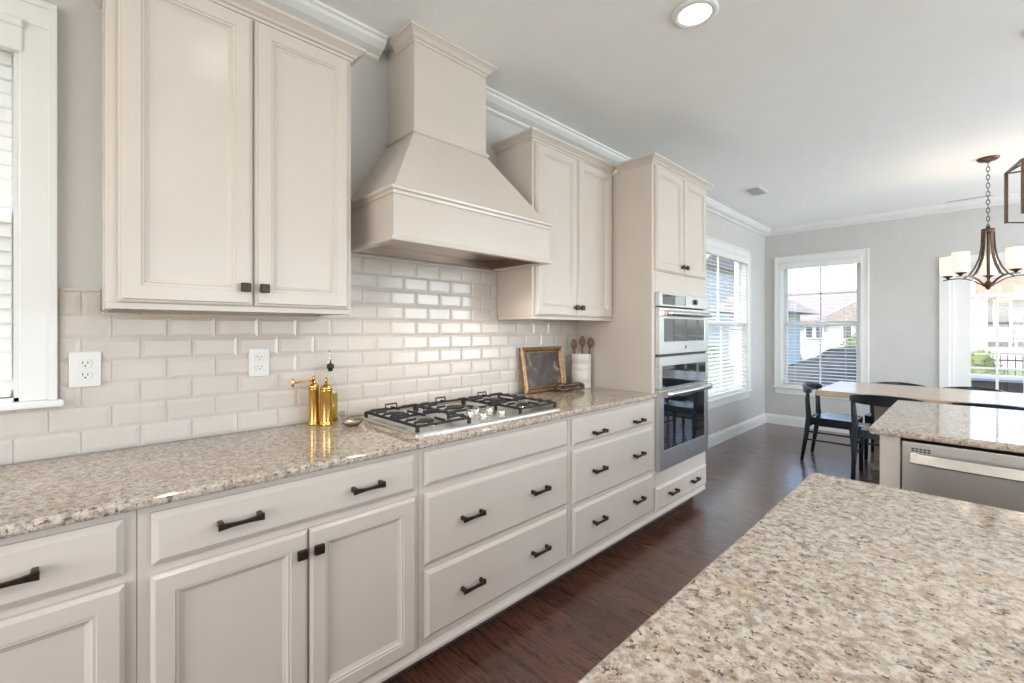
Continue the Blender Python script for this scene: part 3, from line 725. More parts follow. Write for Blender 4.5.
for x, y in ((.435, 1.325), (.515, 1.335), (.445, 1.435), (.525, 1.440), (.405, 1.385)):
    bm = B(); lathe(bm, [(.023, .9205), (.023, .924), (.018, .926), (.019, .945), (.017, .949), (0, .949)], (x, y, 0), 18); box(bm, x - .019, x + .019, y - .005, y + .005, .946, .956, .002)
    obj('burner_knob', bm, M['chrome'], r, 'satin metal burner knob')

# ------------------------------------------------------------------ things on the counter
CT = .9142
def mill(x, y, h, label, crank, w=1.0):
    r = thing('pepper_mill', label, 'pepper mill', (x, y, CT))
    q = h / .165
    L = lambda pr: [(a_ * w, b_) for a_, b_ in pr]
    bm = B(); lathe(bm, L([(.030, 0), (.0305, .004), (.030, .008), (.0265, .013), (.0255, .020), (.0255, .128 * q), (.0275, .131 * q), (.0275, .136 * q), (.0265, .138 * q)]), (x, y, CT), 28); obj('barrel', bm, M['brass'], r)
    bm = B(); lathe(bm, L([(.0255, .1385 * q), (.0265, .141 * q), (.024, .148 * q), (.015, .155 * q), (.008, .158 * q), (.006, .166 * q)]), (x, y, CT), 24); d = obj('domed_cap', bm, M['brass'], r)
    bm = B(); lathe(bm, [(.005, .1665 * q), (.008, .171 * q), (.007, .178 * q), (.003, .184 * q), (0, .185 * q)], (x, y, CT), 16); obj('finial', bm, M['brass'], d)
    if crank:
        z = CT + .160 * q
        dx, dy = -.716 * -.1, -.7
        bm = B(); e = Vector((x + .015, y - .092, z + .002))
        tube(bm, [(x, y, z + .004), (x + .005, y - .03, z + .006), tuple(e)], [.005, .0042, .0042], 8); k = obj('crank_arm', bm, M['brass'], r)
        bm = B(); lathe(bm, [(.004, -.004), (.0075, 0), (.006, .012), (.0075, .026), (.004, .030), (0, .030)], (e.x, e.y, e.z - .010), 14); obj('crank_grip', bm, M['brass'], k)
mill(.064, .748, .192, 'brass pepper mill with a side crank, left of the other mill', True, .82)
mill(.111, .784, .186, 'brass mill without visible crank, in front of the oil bottle', False, .95)
# oil bottle
x, y = .052, .826
r = thing('oil_bottle', 'clear oil bottle with black stopper and steel pourer behind the brass mill', 'bottle', (x, y, CT))
bm = B(); lathe(bm, [(0, .001), (.030, .001), (.032, .005), (.032, .135), (.029, .155), (.018, .190), (.0125, .215), (.0125, .238)], (x, y, CT), 28); obj('glass_body', bm, M['bottle'], r)
bm = B(); lathe(bm, [(0, .0055), (.0290, .0055), (.0292, .128), (0, .128)], (x, y, CT), 28); obj('oil_fill', bm, M['oil'], r, 'yellow oil inside')
bm = B(); lathe(bm, [(.0105, .228), (.0105, .239), (.0155, .240), (.0165, .248), (.0155, .258), (.008, .262), (0, .262)], (x, y, CT), 20); st = obj('stopper', bm, M['black'], r)
bm = B(); tube(bm, [(x, y, CT + .262), (x, y, CT + .285), (x + .002, y - .004, CT + .305), (x + .003, y - .007, CT + .322)], [.0042, .0038, .0034, .003], 10); obj('pour_spout', bm, M['chrome'], st)
# spoon rest
x, y = .205, .858
r = thing('spoon_rest', 'small pewter spoon rest with upturned handle, left of the cooktop', 'spoon rest', (x, y, CT))
bm = B(); prof_in = [(0, .006), (.020, .0075), (.034, .014), (.042, .026), (.0435, .0262), (.036, .012), (.022, .001), (0, .0005)]
b2 = B(); lathe(b2, prof_in, seg=26)
for v in b2.verts: v.co = Vector((x + v.co.x * .85, y + v.co.y * 1.15, CT + v.co.z))
merge(bm, b2); obj('bowl', bm, M['pewter'], r)
bm = B(); d = Vector((-.93, -.36, 0)).normalized(); s = Vector((-d.y, d.x, 0))
secs = []
for t, zz, w in ((.036, .019, .013), (.050, .027, .015), (.062, .040, .019), (.066, .055, .022)):
    secs.append((Vector((x, y, CT + zz)) + d * t, s * w, Vector((0, 0, 1)) * .0025 + d * .001))
loft(bm, secs); obj('handle', bm, M['pewter'], r)
# framed picture leaning on the tiles
fy0, fy1, fh, lean = 2.065, 2.480, .300, math.radians(9)
r = thing('picture_frame', 'small gold picture frame with a dark print leaning against the tiles', 'picture', (.065, (fy0 + fy1) / 2, CT))
def leaned(bm):
    for v in bm.verts:
        h, t = v.co.z, v.co.x
        v.co.x = .068 + t * math.cos(lean) - h * math.sin(lean); v.co.z = CT + h * math.cos(lean) + t * math.sin(lean) + .0005
bm = B(); FP = [(0, 0), (0, .014), (.006, .022), (.014, .018), (.022, .021), (.030, .012), (.036, .010), (.036, .004)]
rings = [[bm.verts.new((h, yy, zz)) for yy, zz in ((fy0 + i, i), (fy1 - i, i), (fy1 - i, fh - i), (fy0 + i, fh - i))] for i, h in FP]
for p0, p1 in zip(rings, rings[1:]): ring_faces(bm, p0, p1)
ring_faces(bm, rings[-1], rings[0]); leaned(bm); obj('gilt_frame', bm, M['gold'], r)
bm = B(); box(bm, .001, .006, fy0 + .0355, fy1 - .0355, .0355, fh - .0355); leaned(bm); obj('print', bm, M['art'], r, 'dark mottled print')
# wooden chain link decoration
r = thing('wooden_chain', 'brown carved wooden chain links lying in front of the white crock', 'ornament', (.14, 2.48, CT))
for k in range(3):
    cy = 2.335 + k * .068; cx = .165 + .010 * k; al = math.radians(55 if k % 2 else -50)
    bm = B(); pts = []
    for i in range(20):
        t = 2 * PI * i / 20; u, w = .046 * math.cos(t), .020 * math.sin(t)
        pts.append((cx + w * math.cos(al) + u * .25, cy + u, CT + .0295 + w * math.sin(al) * .9))
    tube(bm, pts, .0125, 10, closed=True)
    obj('link', bm, M['chainwood'], r)
# crock with spoons
x, y, cr = .112, 2.612, .070
r = thing('utensil_crock', 'white ribbed ceramic crock standing in the corner by the oven tower', 'crock', (x, y, CT))
pf = [(0, 0), (cr - .002, 0), (cr, .003)]
for z in (.030, .036, .042, .128, .166, .172, .178):
    pf += [(cr, z - .002), (cr - .0022, z), (cr, z + .002)]
pf += [(cr, .240), (cr - .002, .244), (cr - .008, .244), (cr - .009, .240), (cr - .009, .012), (0, .010)]
bm = B(); lathe(bm, pf, (x, y, CT), 36); obj('pot', bm, M['ceramic'], r)
def spoon(name, label, dx, dy, lx, ly, top, slot=False):
    bx, by = x + dx, y + dy
    r = thing(name, label, 'spoon', (bx, by, CT + .012))
    p0 = Vector((bx, by, CT + .0125)); p1 = Vector((bx + lx, by + ly, CT + top - .07)); bm = B()
    tube(bm, [p0, p0.lerp(p1, .5), p1], [.0055, .0055, .0065], 8); obj('spoon_handle', bm, M['spoonwood'], r)
    bm = B(); b2 = B(); lathe(b2, [(0, -1), (.35, -.92), (.75, -.6), (1, 0), (.75, .6), (.35, .92), (0, 1)], seg=14)
    e = p1 + (p1 - p0).normalized() * .034
    for v in b2.verts:
        c = v.co; v.co = e + Vector((c.x * -.004 + c.y * .019, c.x * .005 + c.y * .014, c.z * .040))
    merge(bm, b2); obj('spoon_bowl', bm, M['spoonwood'], r)
spoon('wooden_spoon', 'dark wooden spoon at the left in the white crock', -.020, -.030, -.012, -.010, .345)
spoon('wooden_spoon', 'dark wooden spoon in the middle of the white crock', .010, -.006, .006, -.004, .368)
spoon('wooden_spoon', 'dark wooden spoon at the right in the white crock', .030, .018, .014, .026, .360)

# ------------------------------------------------------------------ islands
def slab(bm, x0, x1, y0, y1, z0=.884, z1=.914):
    e = .006; rings = []
    for ins, z in ((e, z0), (.0015, z0 + .003), (0, z0 + .008), (0, z1 - .008), (.0015, z1 - .003), (e, z1)):
        r_ = .014; pts = []
        for cx, cy, a0 in ((x1 - r_, y1 - r_, 0), (x0 + r_, y1 - r_, 90), (x0 + r_, y0 + r_, 180), (x1 - r_, y0 + r_, 270)):
            for k in range(4):
                t = math.radians(a0 + 30 * k); pts.append(bm.verts.new((cx + (r_ - ins) * math.cos(t), cy + (r_ - ins) * math.sin(t), z)))
        rings.append(pts)
    for p, q in zip(rings, rings[1:]): ring_faces(bm, p, q)
    bm.faces.new(rings[0][::-1]); bm.faces.new(rings[-1])
def island_base(name, label, x0, x1, y0, y1):
    r = thing(name, label, 'cabinet', ((x0 + x1) / 2, (y0 + y1) / 2, 0))
    bm = B(); box(bm, x0, x1, y0, y1, .105, .8838, .002); obj('body', bm, M['cab'], r)
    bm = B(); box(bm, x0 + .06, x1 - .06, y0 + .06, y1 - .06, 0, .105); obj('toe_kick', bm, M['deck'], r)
    return r
bm = B(); slab(bm, 1.748, 2.95, -.95, 1.545); tag(based('island_countertop', bm, M['granite'], (2.3, .3, .884)), 'big polished granite island top filling the lower right foreground', 'countertop')
ib = island_base('kitchen_island', 'cream island cabinet hidden below the foreground granite top', 1.805, 2.91, -.91, 1.495)
for k in range(4):
    bm = B(); z0 = -.89 + k * .595; panel(bm, 0, z0, z0 + .58, .13, .86, DOOR)
    for v in bm.verts: v.co.x = 1.8048 - v.co.x
    obj('side_panel', bm, M['cab'], ib)
# second island with the dishwasher
IX0, IY0, IY1 = 1.768, 2.432, 3.49
bm = B(); slab(bm, IX0, 4.2, IY0, IY1); tag(based('peninsula_countertop', bm, M['granite'], (3, 2.95, .884)), 'granite counter top above the dishwasher, behind the foreground island', 'countertop')
DWX0, DWX1, DY = 1.874, 2.476, 2.468
r = thing('dishwasher_island', 'cream island cabinet whose corner post stands left of the dishwasher', 'cabinet', (3, 2.95, 0))
bm = B(); box(bm, 1.800, 1.868, DY, 3.45, 0, .8838, .002); box(bm, 2.482, 4.16, DY, 3.45, .105, .8838, .002); box(bm, 1.868, 2.482, 3.10, 3.45, 0, .8838); obj('body', bm, M['cab'], r)
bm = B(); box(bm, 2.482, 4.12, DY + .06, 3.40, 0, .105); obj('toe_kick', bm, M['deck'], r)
for k in range(3):
    bm = B(); a = 2.51 + k * .548; panel(bm, 0, a, a + .53, .13, .86, DOOR)
    for v in bm.verts: v.co = Vector((v.co.y, DY - .0005 - v.co.x, v.co.z))
    obj('door', bm, M['cab'], r)
r = thing('dishwasher', 'stainless dishwasher with curved bar handle under the second granite counter', 'dishwasher', ((DWX0 + DWX1) / 2, 2.75, 0))
bm = B(); box(bm, DWX0 + .004, DWX1 - .004, DY + .02, 3.05, .0, .868); obj('tub', bm, M['black'], r)
bm = B(); box(bm, DWX0, DWX1, DY - .028, DY + .018, .115, .872, .004, 2); dd = obj('door', bm, M['steel_v'], r)
yf = DY - .0285
bm = B()
for k in range(2):
    for j in range(5):
        xx = DWX0 + .030 + j * .012; zz = .846 - k * .009; box(bm, xx, xx + .009, yf - .0006, yf + .001, zz - .0028, zz + .0028)
obj('vent_slots', bm, M['black'], dd)
bm = B(); box(bm, 2.128, 2.146, yf - .0005, yf + .001, .8475, .8505); obj('badge', bm, M['pewter'], dd)
bm = B(); secs = []
for i in range(17):
    t = -1 + 2 * i / 16; secs.append(((DWX0 + .301 + t * .272, yf - .034 - .018 * (1 - t * t), .812), (0, -.007, .004), (0, .008, .017)))
loft(bm, secs)
for s in (-1, 1): box(bm, DWX0 + .301 + s * .262 - .010, DWX0 + .301 + s * .262 + .010, yf - .036, yf + .0005, .796, .828, .003)
obj('door_handle', bm, M['chrome'], dd)

# ------------------------------------------------------------------ dining table and chairs
TX0, TX1, TYA, TYB = 1.045, 3.15, 5.03, 6.10
r = thing('dining_table', 'long pale oak dining table behind the second granite counter', 'table', (2.1, 5.56, 0))
bm = B(); box(bm, TX0, TX1, TYA, TYB, .705, .76, .006, 2); obj('tabletop', bm, M['table'], r)
for xx in (1.43, 2.66):
    bm = B(); box(bm, xx, xx + .11, 5.44, 5.70, .05, .7048, .004); box(bm, xx - .02, xx + .13, 5.42, 5.72, 0, .05, .006); obj('trestle_leg', bm, M['tablebase'], r, 'greyed oak trestle leg')
bm = B(); box(bm, 1.541, 2.659, 5.53, 5.61, .22, .32, .004); obj('stretcher', bm, M['tablebase'], r)

def make_chair(label):
    """local: sits facing +y, origin on the floor under the seat"""
    r = thing('dining_chair', label, 'chair', (0, 0, 0), 'dark curved-back chairs around the dining table')
    def sup(y): return 0
    bm = B()   # seat, slightly dished
    out = [(-.205, -.195), (-.218, .0), (-.226, .165), (-.18, .188), (.18, .188), (.226, .165), (.218, .0), (.20, -.19)]
    lo = [bm.verts.new((x, y, .378)) for x, y in out]; md = [bm.verts.new((x * 1.01, y * 1.01, .45)) for x, y in out]; hi = [bm.verts.new((x * .8, y * .8, .443)) for x, y in out]
    ring_faces(bm, lo, md); ring_faces(bm, md, hi, True); bm.faces.new(hi); bm.faces.new(lo[::-1]); obj('seat', bm, M['seatcord'], r, None, True)
    for s in (-1, 1):
        bm = B(); tube(bm, [(s * .215, .175, 0), (s * .212, .168, .25), (s * .203, .158, .377)], [.014, .021, .024], 12); obj('leg', bm, M['chair'], r, None, True)
        bm = B(); tube(bm, [(s * .215, -.255, 0), (s * .207, -.215, .28), (s * .205, -.195, .45), (s * .215, -.205, .62), (s * .222, -.20, .71)], [.014, .022, .025, .021, .016], 12); obj('leg', bm, M['chair'], r, None, True)
        bm = B(); tube(bm, [(s * .2115, .170, .22), (s * .21, -.22, .22)], .008, 8); tube(bm, [(s * .2115, .166, .30), (s * .208, -.214, .30)], .008, 8); obj('stretcher', bm, M['chair'], r, None, True)
        bm = B(); tube(bm, [(s * .203, .155, .385), (s * .200, -.185, .385)], .012, 8); obj('seat_rail', bm, M['chair'], r, None, True)
    bm = B(); tube(bm, [(-.20, -.212, .34), (.20, -.212, .34)], .009, 8); obj('stretcher', bm, M['chair'], r, None, True)
    # curved back rail
    bm = B(); n = 21; secs = []
    for i in range(n):
        t = -1 + 2 * i / (n - 1); ang = t * math.radians(84)
        px, py = .235 * math.sin(ang), -.155 - .115 * math.cos(ang)
        nx, ny = math.sin(ang), -math.cos(ang)
        h = .046 - .026 * abs(t) ** 2.0; w = .010 + .007 * abs(t); tl = .18 * (1 - abs(t))
        secs.append(((px, py, .729 - .012 * t * t), (nx * w, ny * w, -tl * w), (nx * tl * h, ny * tl * h, h)))
    loft(bm, secs); rail = obj('back_rail', bm, M['chair'], r, None, True)
    for f in rail.data.polygons: f.use_smooth = False
    return r
ch = make_chair('dark chair at the left end of the oak table, by the far window')
ch.location = (1.118, 5.53, 0); ch.rotation_euler = (0, 0, -PI / 2)
copy_thing(ch, (1.56, 5.15, 0), 0, 'dark chair on the near side of the table, left of the granite counter corner')
copy_thing(ch, (2.20, 5.165, 0), 0, 'dark chair on the near side of the table, mostly hidden behind the granite counter')
copy_thing(ch, (1.535, 5.975, 0), PI, 'dark chair on the far side of the table, back against the bare wall')
copy_thing(ch, (2.09, 5.965, 0), PI, 'dark chair on the far side of the table, in front of the glazed door')

# ------------------------------------------------------------------ ceiling things
def downlight(x, y, label, power=5):
    r = thing('recessed_downlight', label, 'ceiling light', (x, y, CEIL), 'recessed kitchen downlights')
    bm = B(); lathe(bm, [(.070, -.0005), (.098, -.0005), (.098, -.004), (.090, -.010), (.076, -.012), (.070, -.006)], (x, y, CEIL), 40)
    obj('trim_ring', bm, M['trim'], r)
    bm = B(); lathe(bm, [(.0705, -.004), (.066, -.008), (0, -.009)], (x, y, CEIL), 32); obj('lens', bm, M['lens'], r, 'lit lens')
    d = bpy.data.lights.new('downlight_light', 'SPOT'); d.energy = power; d.spot_size = math.radians(160); d.spot_blend = .7; d.color = (1, .93, .84); d.shadow_soft_size = .07
    o = bpy.data.objects.new('downlight_light', d); C.objects.link(o); o.location = (x, y, CEIL - .02)
downlight(1.213, 1.981, 'lit round recessed downlight in the ceiling in front of the range hood')
downlight(1.21, .50, 'lit recessed downlight in the ceiling before the left upper cabinet, above the frame')
downlight(1.21, -.95, 'lit recessed downlight behind the camera, over the aisle')
downlight(2.95, -.95, 'added unseen recessed fill downlight behind the camera, over the foreground island', 43)  # this second row is added out of view to brighten the base cabinets
downlight(2.95, .50, 'added unseen recessed fill downlight over the right side of the foreground island', 43)
downlight(2.95, 1.98, 'added unseen recessed fill downlight between the two granite islands', 43)
downlight(2.95, 3.70, 'added unseen recessed fill downlight behind the dishwasher island', 20)
def vent(x0, x1, y0, y1, label, nm='ceiling_vent'):
    r = thing(nm, label, 'vent', ((x0 + x1) / 2, (y0 + y1) / 2, CEIL))
    bm = B()
    for a in ((x0, x1, y0, y0 + .02), (x0, x1, y1 - .02, y1), (x0, x0 + .02, y0 + .02, y1 - .02), (x1 - .02, x1, y0 + .02, y1 - .02)): box(bm, *a, CEIL - .008, CEIL - .0005)
    obj('frame', bm, M['trim'], r)
    bm = B(); box(bm, x0 + .02, x1 - .02, y0 + .02, y1 - .02, CEIL - .002, CEIL - .0006); obj('dark_opening', bm, M['black'], r)
    bm = B(); n = max(3, int((x1 - x0 - .04) / .022))
    for k in range(n):
        xx = x0 + .02 + (x1 - x0 - .04) * (k + .5) / n; bar(bm, (xx, y0 + .02, CEIL - .005), (xx, y1 - .02, CEIL - .005), .005, .0015)
    obj('louvres', bm, M['plastic'], r)
vent(.45, .62, 4.80, 5.12, 'white ceiling vent near the corner beyond the oven tower')
vent(1.86, 2.24, 6.83, 6.93, 'narrow ceiling vent slot close to the far wall above the chandelier')

# chandelier
cx, cy = 2.17, 5.377
r = thing('chandelier', 'bronze chandelier with five lit glass shades hanging over the dining table', 'chandelier', (cx, cy, CEIL))
bm = B(); lathe(bm, [(.068, -.0005), (.068, -.008), (.055, -.022), (.018, -.030), (.010, -.040), (0, -.040)], (cx, cy, CEIL), 28); obj('canopy', bm, M['bronze'] if False else M['copper'], r)
bm = B(); z = CEIL - .040; k = 0
while z > 2.185:
    pts = []
    for i in range(12):
        t = 2 * PI * i / 12; u, w = .010 * math.cos(t), .021 * math.sin(t)
        pts.append((cx + (u if k % 2 else 0), cy + (0 if k % 2 else u), z - .017 + w))
    tube(bm, pts, .0028, 6, closed=True); z -= .034; k += 1
obj('chain', bm, M['bronze'], r)
bm = B(); lathe(bm, [(0, 2.185), (.008, 2.183), (.010, 2.165), (.040, 2.160), (.040, 2.130), (.010, 2.125), (.006, 2.12), (.006, 1.735), (.014, 1.73), (.020, 1.72), (.034, 1.712), (.034, 1.690), (.020, 1.684), (.012, 1.665), (0, 1.658)], (cx, cy, 0), 20); obj('centre_stem', bm, M['copper'], r)
angs = [-70, 2, 74, 146, 218]
for an in angs:
    a = math.radians(an); d = Vector((math.sin(a), math.cos(a), 0)); s = Vector((d.y, -d.x, 0)); c0 = Vector((cx, cy, 0))
    bm = B()
    def strip(pts, w, t):
        secs = []
        for i, (rr, z) in enumerate(pts):
            q0, q1 = pts[max(0, i - 1)], pts[min(len(pts) - 1, i + 1)]
            td = Vector((q1[0] - q0[0], q1[1] - q0[1])).normalized(); nn = d * (-td.y) + Vector((0, 0, td.x))
            secs.append((c0 + d * rr + Vector((0, 0, z)), s * w, nn * t))
        loft(bm, secs)
    strip([(.030, 1.700), (.055, 1.715), (.09, 1.740), (.13, 1.758), (.18, 1.768), (.23, 1.768), (.285, 1.762)], .008, .004)
    obj('arm', bm, M['copper'], r)
    bm = B(); strip([(.036, 2.150), (.037, 2.08), (.042, 2.00), (.055, 1.92), (.080, 1.85), (.115, 1.79), (.150, 1.766)], .010, .003); obj('bow_strut', bm, M['copper'], r)
    e = c0 + d * .255
    bm = B(); lathe(bm, [(.006, 1.770), (.010, 1.772), (.012, 1.780), (.034, 1.792), (.036, 1.797), (0, 1.797)], (e.x, e.y, 0), 18); cup = obj('shade_cup', bm, M['copper'], r)
    bm = B(); lathe(bm, [(.020, 1.798), (.050, 1.800), (.053, 1.806), (.055, 1.962), (.052, 1.962), (.050, 1.808), (.020, 1.804)], (e.x, e.y, 0), 28); obj('glass_shade', bm, M['shade'], r, 'lit opal glass shade')
for an in angs:
    d = bpy.data.lights.new('chandelier_light', 'POINT'); d.energy = 1.6; d.color = (1, .84, .64); d.shadow_soft_size = .03
    o = bpy.data.objects.new('chandelier_light', d); C.objects.link(o); o.location = (cx + .255 * math.sin(math.radians(an)), cy + .255 * math.cos(math.radians(an)), 1.90)

# lantern pendant over the second island
lx, ly = 2.333, 3.247; hw = .117; z0, z1 = 1.862, 2.115
r = thing('lantern_pendant', 'open square copper lantern pendant at the right edge above the second island', 'pendant light', (lx, ly, CEIL))
bm = B(); lathe(bm, [(.075, -.0005), (.075, -.010), (.020, -.026), (.008, -.04), (0, -.04)], (lx, ly, CEIL), 28); obj('canopy', bm, M['copper'], r)
bm = B(); tube(bm, [(lx, ly, CEIL - .038), (lx, ly, z1 + .06)], .006, 8); obj('rod', bm, M['copper'], r)
bm = B()
for sx in (-1, 1):
    for sy in (-1, 1): box(bm, lx + sx * hw - .006, lx + sx * hw + .006, ly + sy * hw - .006, ly + sy * hw + .006, z0, z1)
for sx in (-1, 1): box(bm, lx + sx * hw - .006, lx + sx * hw + .006, ly - hw + .006, ly + hw - .006, z1 - .006, z1)
for sy in (-1, 1): box(bm, lx - hw + .006, lx + hw - .006, ly + sy * hw - .006, ly + sy * hw + .006, z1 - .006, z1)
obj('cage', bm, M['copper'], r)
bm = B()
for sx in (-1, 1):
    for sy in (-1, 1):
        tube(bm, [(lx + sx * hw, ly + sy * hw, z0 + .004), (lx + sx * hw * .6, ly + sy * hw * .6, z0 - .012), (lx + sx * .02, ly + sy * .02, z0 - .012)], .0035, 6)
        tube(bm, [(lx + sx * hw, ly + sy * hw, z1 - .003), (lx + sx * hw * .5, ly + sy * hw * .5, z1 + .03), (lx, ly, z1 + .065)], .0035, 6)
obj('scroll_wires', bm, M['bronze'], r)
bm = B(); lathe(bm, [(0, z0 - .02), (.045, z0 - .015), (.045, z0 - .005), (.012, z0), (.012, z0 + .06), (0, z0 + .06)], (lx, ly, 0), 20); obj('candle_base', bm, M['copper'], r)
bm = B(); lathe(bm, [(.010, z0 + .06), (.022, z0 + .085), (.026, z0 + .11), (.014, z0 + .145), (0, z0 + .158)], (lx, ly, 0), 18); obj('bulb', bm, M['shade'], r, 'lit bulb')
r.rotation_euler = (0, 0, math.radians(10.8))

# ------------------------------------------------------------------ outside
GZ0 = -.45
bm = B(); box(bm, -40, 45, -20, 70, GZ0 - .2, GZ0 - .02); o = obj('lawn', bm, M['lawn']); tag(o, 'green lawn outside the windows', 'lawn'); o['kind'] = 'structure'
bm = B(); box(bm, -.6, 6, YC + WT, YC + 3.6, -.14, -.04); box(bm, -.6, 6, YC + WT + .1, YC + 3.5, GZ0 - .02, -.14); o = obj('patio', bm, M['concrete']); o['kind'] = 'structure'
bm = B(); box(bm, -40, 45, 15.5, 20, GZ0 - .02, GZ0 + .0); o = obj('street', bm, M['concrete']); o['kind'] = 'structure'
def house(label, x0, x1, y0, y1, h, rh, wallm, roofm, gable_x=True, wins=()):
    r = thing('neighbour_house', label, 'house', ((x0 + x1) / 2, (y0 + y1) / 2, GZ0 - .02))
    bm = B(); box(bm, x0, x1, y0, y1, GZ0 - .02, h); obj('walls', bm, wallm, r)
    bm = B(); o_ = .4
    if gable_x:   # ridge along x
        ym = (y0 + y1) / 2; prism(bm, [(y0 - o_, h - .1), (ym, h + rh), (y1 + o_, h - .1), (y1 + o_, h - .25), (y0 - o_, h - .25)], 0, x0 - o_, x1 + o_)
    else:
        xm = (x0 + x1) / 2
        A = [bm.verts.new(p) for p in ((x0 - o_, y0 - o_, h), (xm, y0 - o_, h + rh), (x1 + o_, y0 - o_, h), (x0 - o_, y1 + o_, h), (xm, y1 + o_, h + rh), (x1 + o_, y1 + o_, h))]
        for f in ((0, 1, 2), (3, 5, 4), (0, 3, 4, 1), (1, 4, 5, 2), (0, 2, 5, 3)): bm.faces.new([A[i] for i in f])
    obj('roof', bm, roofm, r)
    for (wx, wz, ww, wh) in wins:
        bm = B(); box(bm, wx - ww / 2 - .1, wx + ww / 2 + .1, y0 - .06, y0 - .001, wz - .1, wz + wh + .1); f = obj('window', bm, M['trim'], r)
        bm = B(); box(bm, wx - ww / 2, wx + ww / 2, y0 - .08, y0 - .061, wz, wz + wh); obj('pane', bm, M['pane_dark'], f)
    return r
house('white house with grey brown roof across the street, seen through the far window', -7.2, -1.2, 31, 38, 1.98, 1.9, M['siding_w'], M['shingle'], True,
      [(-4.6, .9, .3, .6), (-4.1, .9, .3, .6), (-3.3, .9, .35, .6), (-2.4, 1.0, .35, .6), (-2.9, -.3, .9, 1.1)])
house('small white gabled house in front of the grey brown roof, right in the far window', -2.75, -.6, 26, 29.4, 1.75, .85, M['siding_w'], M['shingle'], False, [(-2.0, .9, .3, .6), (-1.4, .9, .3, .6)])
house('pale blue house wall just outside the far window, at its left edge', -1.9, -1.15, 11.0, 14, 1.75, .45, M['siding_b'], M['shingle'], False)
house('grey house seen through the blinds of the side window beyond the tower', -14, -6.2, 19.5, 27, 4.4, 1.8, M['siding_p'], M['shingle'], True, [(-7.4, .3, .9, 1.5), (-9.5, .3, .9, 1.5), (-7.4, 2.5, .9, 1.3)])
h = house('grey neighbouring house with a brownish porch roof seen through the glazed door', 2.62, 11, 33, 41, 3.05, 1.9, M['siding_g'], M['shingle_o'], True, [(3.15, .95, .45, 1.75), (4.35, 1.4, .7, .9), (6.2, .95, .9, 1.75)])
bm = B(); box(bm, 2.05, 2.61, 31.2, 33, GZ0, 3.0); box(bm, 8, 8.5, 31.2, 31.7, .5, 3.0); box(bm, 1.9, 11.2, 31.1, 31.5, 2.92, 3.05); obj('porch_columns', bm, M['siding_w'], h, 'white porch columns and beam')
bm = B(); box(bm, 1.2, 11.2, 30.2, 33, GZ0 - .02, .5); obj('porch_slab', bm, M['concrete'], h)
def porch_chair(x, y, label):
    r = thing('porch_chair', label, 'chair', (x, y, .5))
    bm = B(); box(bm, x - .38, x + .38, y - .35, y + .35, .78, .95, .04, 2); obj('seat_cushion', bm, M['cushion'], r)
    bm = B(); box(bm, x - .38, x + .38, y + .22, y + .38, .96, 1.45, .05, 2); obj('back_cushion', bm, M['cushion'], r)
    for sx in (-1, 1):
        bm = B(); box(bm, x + sx * .43 - .04, x + sx * .43 + .04, y - .38, y + .38, .72, 1.12, .01); obj('arm', bm, M['trim'], r)
        for sy in (-1, 1):
            bm = B(); box(bm, x + sx * .40 - .03, x + sx * .40 + .03, y + sy * .32 - .03, y + sy * .32 + .03, .5, .72); obj('leg', bm, M['trim'], r)
porch_chair(2.95, 31.9, 'white porch chair beside the white column of the neighbouring house')
porch_chair(3.95, 31.9, 'white cushioned porch chair further right on the neighbouring porch')
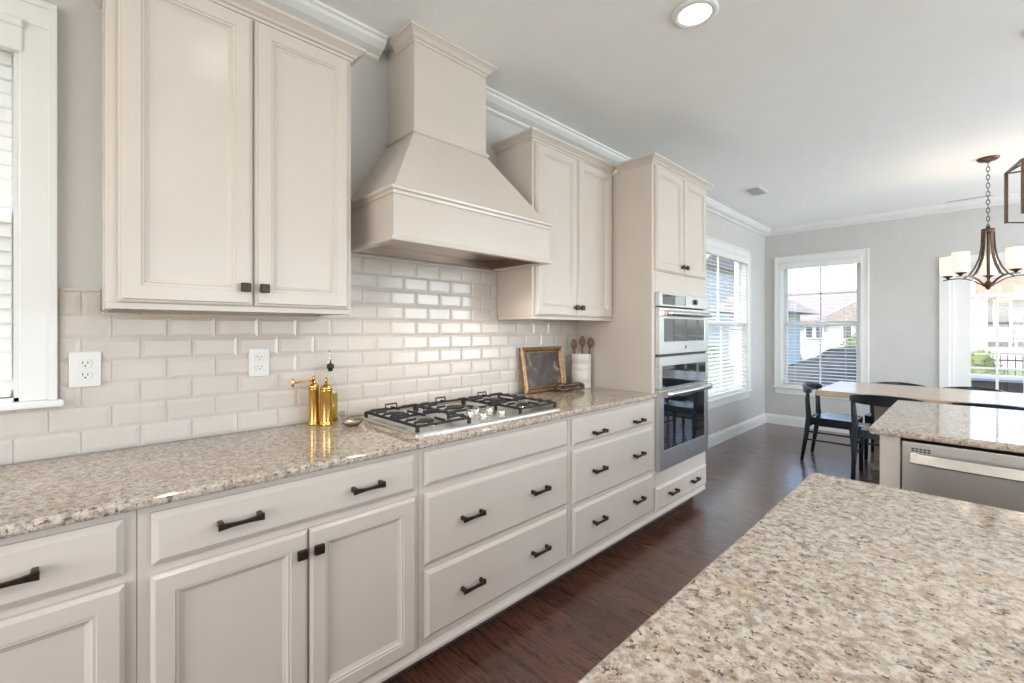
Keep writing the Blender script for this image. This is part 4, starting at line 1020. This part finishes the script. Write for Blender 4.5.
# black metal fence
r = thing('metal_fence', 'black metal picket fence on the lawn beyond the glazed door', 'fence', (5.5, 16.5, GZ0 - .02))
for k in range(6):
    bm = B(); x = 2.28 + k * 2.0; box(bm, x - .04, x + .04, 16.46, 16.54, GZ0 - .02, .82, .01); obj('post', bm, M['fence'], r)
bm = B()
for z in (.72, .56, -.28): box(bm, 2.32, 12.2, 16.485, 16.515, z, z + .035)
x = 2.45
while x < 12.2: box(bm, x - .009, x + .009, 16.49, 16.51, -.38, .74); x += .125
obj('picket_panel', bm, M['fence'], r)
def shrub(x, y, rad, h, label, m=M['leaf'], z=GZ0 - .02):
    bm = B(); rnd = random.Random(int(x * 100 + y * 7))
    bmesh.ops.create_icosphere(bm, subdivisions=3, radius=1)
    for v in bm.verts: v.co = Vector((x + v.co.x * rad * .72, y + v.co.y * rad * .72, z + h * .5 + v.co.z * h * .48))
    for k in range(420):
        d = Vector((rnd.gauss(0, 1), rnd.gauss(0, 1), rnd.gauss(0, 1))).normalized(); q = rnd.uniform(.72, 1.05)
        c = Vector((x + d.x * rad * q, y + d.y * rad * q, z + h * .5 + d.z * h * .5 * q)); c.z = max(c.z, z + .03)
        t = Vector((rnd.gauss(0, 1), rnd.gauss(0, 1), rnd.gauss(0, 1))).normalized(); u = t.cross(d).normalized(); s = rad * .10
        bm.faces.new([bm.verts.new(c + t * s), bm.verts.new(c + u * s * .6), bm.verts.new(c - t * s), bm.verts.new(c - u * s * .6)])
    return tag(based('shrub', bm, m, (x, y, z)), label, 'shrub')
shrub(2.2, 15.4, .42, 1.35, 'yellow green shrub by the fence post at the glazed door\'s left side')
shrub(.70, 13.2, .5, 1.1, 'green shrub low at the right in the far window')
shrub(-.75, 20.5, .7, 1.75, 'tall green shrub across the street at the far window\'s right edge')
shrub(-3.9, 22.5, .8, 1.2, 'green shrub in front of the white house across the street')
for x, y, lab in ((-1.5, 9.2, 'round green shrub nearest the side window, behind its blinds'), (-3.2, 13.0, 'green shrub in the middle of the side window view'), (-5.2, 17.6, 'green shrub in front of the grey house seen through the side window')):
    shrub(x, y, .6, 1.3, lab)
# covered grill on the patio
r = thing('covered_grill', 'charcoal canvas covered grill on the patio outside the far window', 'grill', (.3, 9.2, -.04))
bm = B(); prism(bm, [(-.22, -.039), (.86, -.039), (.84, .62), (.88, .98), (.72, 1.06), (.40, 1.02), (.28, .86), (-.10, .74), (-.20, .70)], 1, 8.95, 9.5)
bmesh.ops.bevel(bm, geom=bm.edges[:], offset=.03, segments=2, affect='EDGES'); obj('canvas_cover', bm, M['cover'], r)
bm = B(); tube(bm, [(-.16, 8.94, .71), (.30, 8.94, .84), (.42, 8.94, 1.0), (.84, 8.94, .96)], .008, 6); obj('hem_cord', bm, M['fence'], r)
# patio dining bench/table outside the door
r = thing('patio_table', 'patio table with pale top and dark apron just outside the glazed door', 'table', (2.95, 8.75, -.04))
bm = B(); box(bm, 2.05, 4.1, 8.45, 9.25, .665, .70, .005); obj('tabletop', bm, M['concrete'], r)
bm = B(); box(bm, 2.08, 4.07, 8.48, 9.22, .50, .664); obj('apron', bm, M['deck'], r)
for xx in (2.11, 3.98):
    for yy in (8.51, 9.13):
        bm = B(); box(bm, xx, xx + .06, yy, yy + .06, -.04, .50); obj('leg', bm, M['deck'], r)
